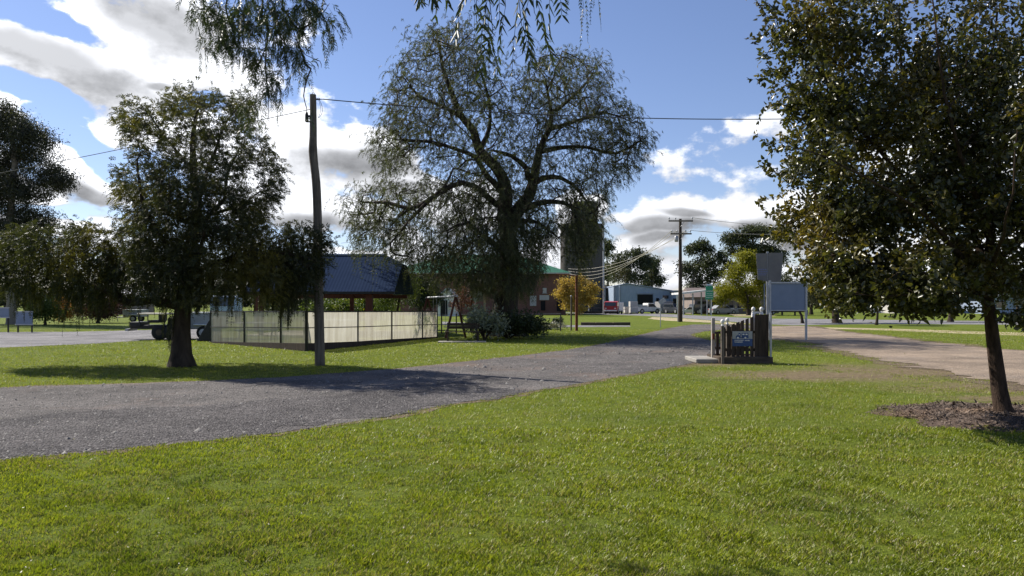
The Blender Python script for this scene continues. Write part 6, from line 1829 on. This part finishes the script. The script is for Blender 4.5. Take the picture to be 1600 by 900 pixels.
# ------------------------------------------------------------------ vehicles
def vehicle(kind, label, cat, loc, rz, paint, Lg=4.4, Wd=1.75, Hh=1.5, group=None, second=None):
    r = thing({'ute': 'utility_truck', 'van': 'van', 'truck': 'truck', 'car': 'car', 'suv': 'four_wheel_drive'}[kind], label, cat, loc, rz, group)
    h = Hh; L2 = Lg / 2; w = Wd
    g = .22 * h if kind != 'car' else .16 * h
    if kind == 'car':
        body = [(-L2, g), (L2, g), (L2, .48 * h), (L2 * .95, .56 * h), (L2 * .42, .62 * h), (L2 * .12, h), (-L2 * .5, h), (-L2 * .78, .66 * h), (-L2, .6 * h)]
        win = [(L2 * .36, .64 * h), (L2 * .11, .95 * h), (-L2 * .48, .95 * h), (-L2 * .68, .66 * h)]; ws = (L2 * .27, .8 * h)
    elif kind == 'suv':
        body = [(-L2, g), (L2, g), (L2, .52 * h), (L2 * .5, .62 * h), (L2 * .25, h), (-L2 * .92, h), (-L2, .6 * h)]
        win = [(L2 * .42, .64 * h), (L2 * .23, .94 * h), (-L2 * .88, .94 * h), (-L2 * .92, .64 * h)]; ws = (L2 * .37, .8 * h)
    elif kind == 'ute':
        body = [(-L2, g), (L2, g), (L2, .52 * h), (L2 * .58, .60 * h), (L2 * .34, h), (-L2 * .12, h), (-L2 * .16, .6 * h), (-L2, .6 * h)]
        win = [(L2 * .5, .63 * h), (L2 * .32, .94 * h), (-L2 * .1, .94 * h), (-L2 * .12, .63 * h)]; ws = (L2 * .46, .8 * h)
    elif kind == 'van':
        body = [(-L2, g), (L2, g), (L2, .5 * h), (L2 * .84, .58 * h), (L2 * .62, h), (-L2 * .98, h), (-L2, .9 * h)]
        win = [(L2 * .78, .6 * h), (L2 * .6, .9 * h), (L2 * .3, .9 * h), (L2 * .3, .6 * h)]; ws = (L2 * .73, .79 * h)
    else:
        body = [(L2 * .45, g), (L2, g), (L2, .62 * h), (L2 * .92, h * .95), (L2 * .45, h)]
        win = [(L2 * .93, .62 * h), (L2 * .87, .9 * h), (L2 * .52, .9 * h), (L2 * .52, .62 * h)]; ws = (L2 * .97, .75 * h)
    part(MB().prism(body, -w / 2, w / 2), 'body', paint, r, .05)
    for s in (-1, 1):
        part(MB().prism(win, s * (w / 2 - .02), s * (w / 2 + .012)), 'window', M_GLASS, r)
        part(MB().box((L2 + .01, s * w * .36, .45 * h), (.05, .3, .16), bev=.02), 'headlight', M_LAMP, r)
        part(MB().box((-L2 - .01, s * w * .38, .5 * h), (.05, .2, .2), bev=.02), 'tail_light', M_REDLAMP, r)
    if kind == 'truck':
        part(MB().box((-L2 * .28, 0, h * .58), (L2 * 1.4, w * 1.05, h * .66), bev=.03), 'box_body', second or paint, r)
        part(MB().box((0, 0, g + .05), (Lg * .95, w * .6, .2)), 'chassis', M_BLACK, r)
    if kind == 'ute':
        part(MB().box((-L2 * .58, 0, .60 * h), (L2 * .82, w * .98, .06)).box((-L2 * .58, w * .48, .70 * h), (L2 * .82, .05, .2 * h)).box((-L2 * .58, -w * .48, .70 * h), (L2 * .82, .05, .2 * h)), 'tray', second or M_GALV, r)
    part(MB().box((L2 + .03, 0, g + .12), (.1, w * .98, .2), bev=.03), 'bumper', M_GREYCAR if kind != 'truck' else M_WHITE, r)
    wind = MB().box((ws[0] + .03, 0, ws[1]), (.04, w * .82, .3 * h), (0, -.55 if kind != 'truck' else -.1, 0))
    part(wind, 'windscreen', M_GLASS, r)
    rw = .22 * h if kind in ('car',) else .235 * h
    for sx in (-.62, .62):
        for s in (-1, 1):
            y = s * (w / 2 - .09)
            t = part(MB().lathe((sx * L2, y - .11, rw), [(rw * .6, 0), (rw * .96, .01), (rw, .05), (rw, .17), (rw * .96, .21), (rw * .6, .22)], 18, 'Y'), 'wheel', M_RUBBER, r)
            part(MB().lathe((sx * L2, y - .115 if s < 0 else y + .1, rw), [(rw * .58, 0), (rw * .5, .015), (rw * .2, .02)], 14, 'Y'), 'rim', M_GALV, t)
    return r
YG = 'vehicles parked in front of the shed and house'
vehicle('truck', 'red and white truck parked at the left corner of the blue grey shed', 'truck', G(959, 490.6), -1.9, M_RED, 5.5, 2.1, 2.05, YG, M_WHITE)
vehicle('ute', 'white utility truck parked in front of the dark roller doorway', 'ute', G(1011, 490.0), .35, M_WHITE, 4.6, 1.8, 1.75, YG)
vehicle('suv', 'dark four wheel drive parked right of the grey container', 'car', G(1055, 490.2), -1.2, M_DKCAR, 4.4, 1.8, 1.65, YG)
vehicle('car', 'low white car parked just right of the crossarm power pole', 'car', G(1078, 490.6), 2.9, M_WHITE, 3.4, 1.6, 1.15, YG)
vehicle('suv', 'dark wagon parked under the carport by the green road sign', 'car', G(1099, 490.6), .2, M_DKCAR, 4.3, 1.8, 1.6, YG)
vehicle('car', 'silver car parked by the brown house left of the yellow green tree', 'car', G(1130, 491.0), .2, M_GREYCAR, 4.3, 1.7, 1.45, YG)
vehicle('car', 'dark car parked behind the white ball finials of the planter', 'car', G(1192, 491.6), -.1, M_DKCAR, 4.2, 1.7, 1.45, YG)
SG = 'vehicles parked beyond the shelter'
vehicle('truck', 'pale blue truck seen above the left end of the panel fence', 'truck', G(354, 503.5), -1.3, M_BLUEW, 5.2, 2.1, 2.35, SG)
vehicle('ute', 'white utility truck seen under the shelter roof', 'ute', G(523, 498.4), 3.3, M_WHITE, 4.7, 1.8, 1.75, SG)
vehicle('van', 'white van seen between the two shelter posts', 'van', G(559, 498.6), .1, M_WHITE, 4.6, 1.9, 1.9, SG)

def old_buggy():
    c = G(244, 531.5)
    r = thing('farm_vehicle', 'old dark open farm vehicle with cream canopy parked behind the weeping pepper tree', 'farm vehicle', c, 0.12)
    part(MB().box((-.05, .7, .58), (2.3, .9, .16), bev=.02).box((-.95, .7, .70), (.5, 1.1, .22), bev=.03).box((.75, .7, .78), (.7, 1.0, .42), bev=.05), 'chassis', M_BLACK, r)
    part(MB().box((-.25, .7, 1.16), (1.2, 1.2, .08), bev=.03), 'canopy', M_CREAM, r)
    for a in (-.78, .3):
        for b in (.18, 1.22): part(MB().tube([(a, b, .6), (a, b, 1.14)], .025, 6), 'canopy_post', M_BLACK, r)
    part(MB().box((-.2, .7, .82), (.5, .9, .12), bev=.03).box((.05, .7, 1.0), (.1, .9, .35), bev=.03), 'seat', M_BLACK, r)
    part(MB().box((-1.3, .7, .45), (.12, 1.1, .1)), 'bumper', M_GALV, r)
    for a, rad in ((.12, .34), (.68, .36)):
        for b in (.1, 1.3):
            t = part(MB().lathe((a, b - .12, rad), [(rad * .6, 0), (rad * .96, .02), (rad, .06), (rad, .18), (rad * .96, .22), (rad * .6, .24)], 18, 'Y'), 'wheel', M_RUBBER, r)
            part(MB().lathe((a, b - .125, rad), [(rad * .4, 0), (rad * .2, -.01)], 12, 'Y'), 'rim', M_SLEEPER, t)
old_buggy()

def trailer(name, label, loc, rz, L_, W_, H_, mat, top):
    r = thing(name, label, 'trailer', loc, rz)
    part(MB().box((0, W_ / 2, .45 + H_ / 2), (L_, W_, H_), bev=.04), 'body', mat, r)
    part(MB().box((0, W_ / 2, .45 + H_ + .03), (L_ + .06, W_ + .06, .06), bev=.01), 'lid', top, r)
    part(MB().tube([(-L_ / 2, W_ / 2 - .3, .42), (-L_ / 2 - .9, W_ / 2, .42), (-L_ / 2, W_ / 2 + .3, .42)], .04, 6), 'drawbar', M_BLACK, r)
    part(MB().tube([(-L_ / 2 - .8, W_ / 2, 0), (-L_ / 2 - .8, W_ / 2, .45)], .03, 6), 'jockey_stand', M_GALV, r)
    for b in (.02, W_ - .02):
        t = part(MB().lathe((.1, b - .09, .3), [(.18, 0), (.29, .01), (.3, .04), (.3, .14), (.29, .18), (.18, .19)], 16, 'Y'), 'wheel', M_RUBBER, r)
        part(MB().lathe((.1, b - .095, .3), [(.17, 0), (.06, -.01)], 12, 'Y'), 'rim', M_GALV, t)
        part(MB().box((.1, b - .06, .66), (.8, .24, .05), bev=.02), 'mudguard', M_WHITE, r)
trailer('box_trailer', 'pale grey box trailer between the weeping tree trunk and the panel fence', G(314, 530.0), .1, 1.7, 1.3, .72, M_GREYCAR, M_WHITE)
trailer('box_trailer', 'low white topped trailer on the far left lawn', G(206, 503.2), .05, 1.6, 1.6, .6, M_GREYCAR, M_WHITE)
o = MB().prism([(-.45, 0), (.35, 0), (.35, 1.0), (.1, .95), (-.2, .45)], 0, .7).build('wheelie_bin', M_BLACK, None, .03); o.location = G(322, 533.8) + Vector((0, .1, 0))
tag(o, 'black sloping tarp covered heap against the left end of the panel fence', 'heap')
o.name = 'tarp_heap'

def barrier():
    w = [G(a, b) for a, b in ((905, 489.9), (925, 489.9), (945, 489.9), (968, 489.9))]
    r = thing('yard_fence', 'low dark rail fence along the yard edge below the silo', 'fence', w[0])
    q = [local(r, p) for p in w]
    for p in q: part(MB().box(p + Vector((0, 0, .55)), (.14, .14, 1.1)), 'post', M_BLACK, r)
    for z in (.35, .9): part(MB().tube([p + Vector((0, 0, z)) for p in q], .07, 6), 'rail', M_BLACK, r)
    part(MB().box((q[0] + q[-1]) / 2 + Vector((0, .2, .2)), ((q[-1] - q[0]).length, .06, .4)), 'kickboard', M_BLACK, r)
barrier()
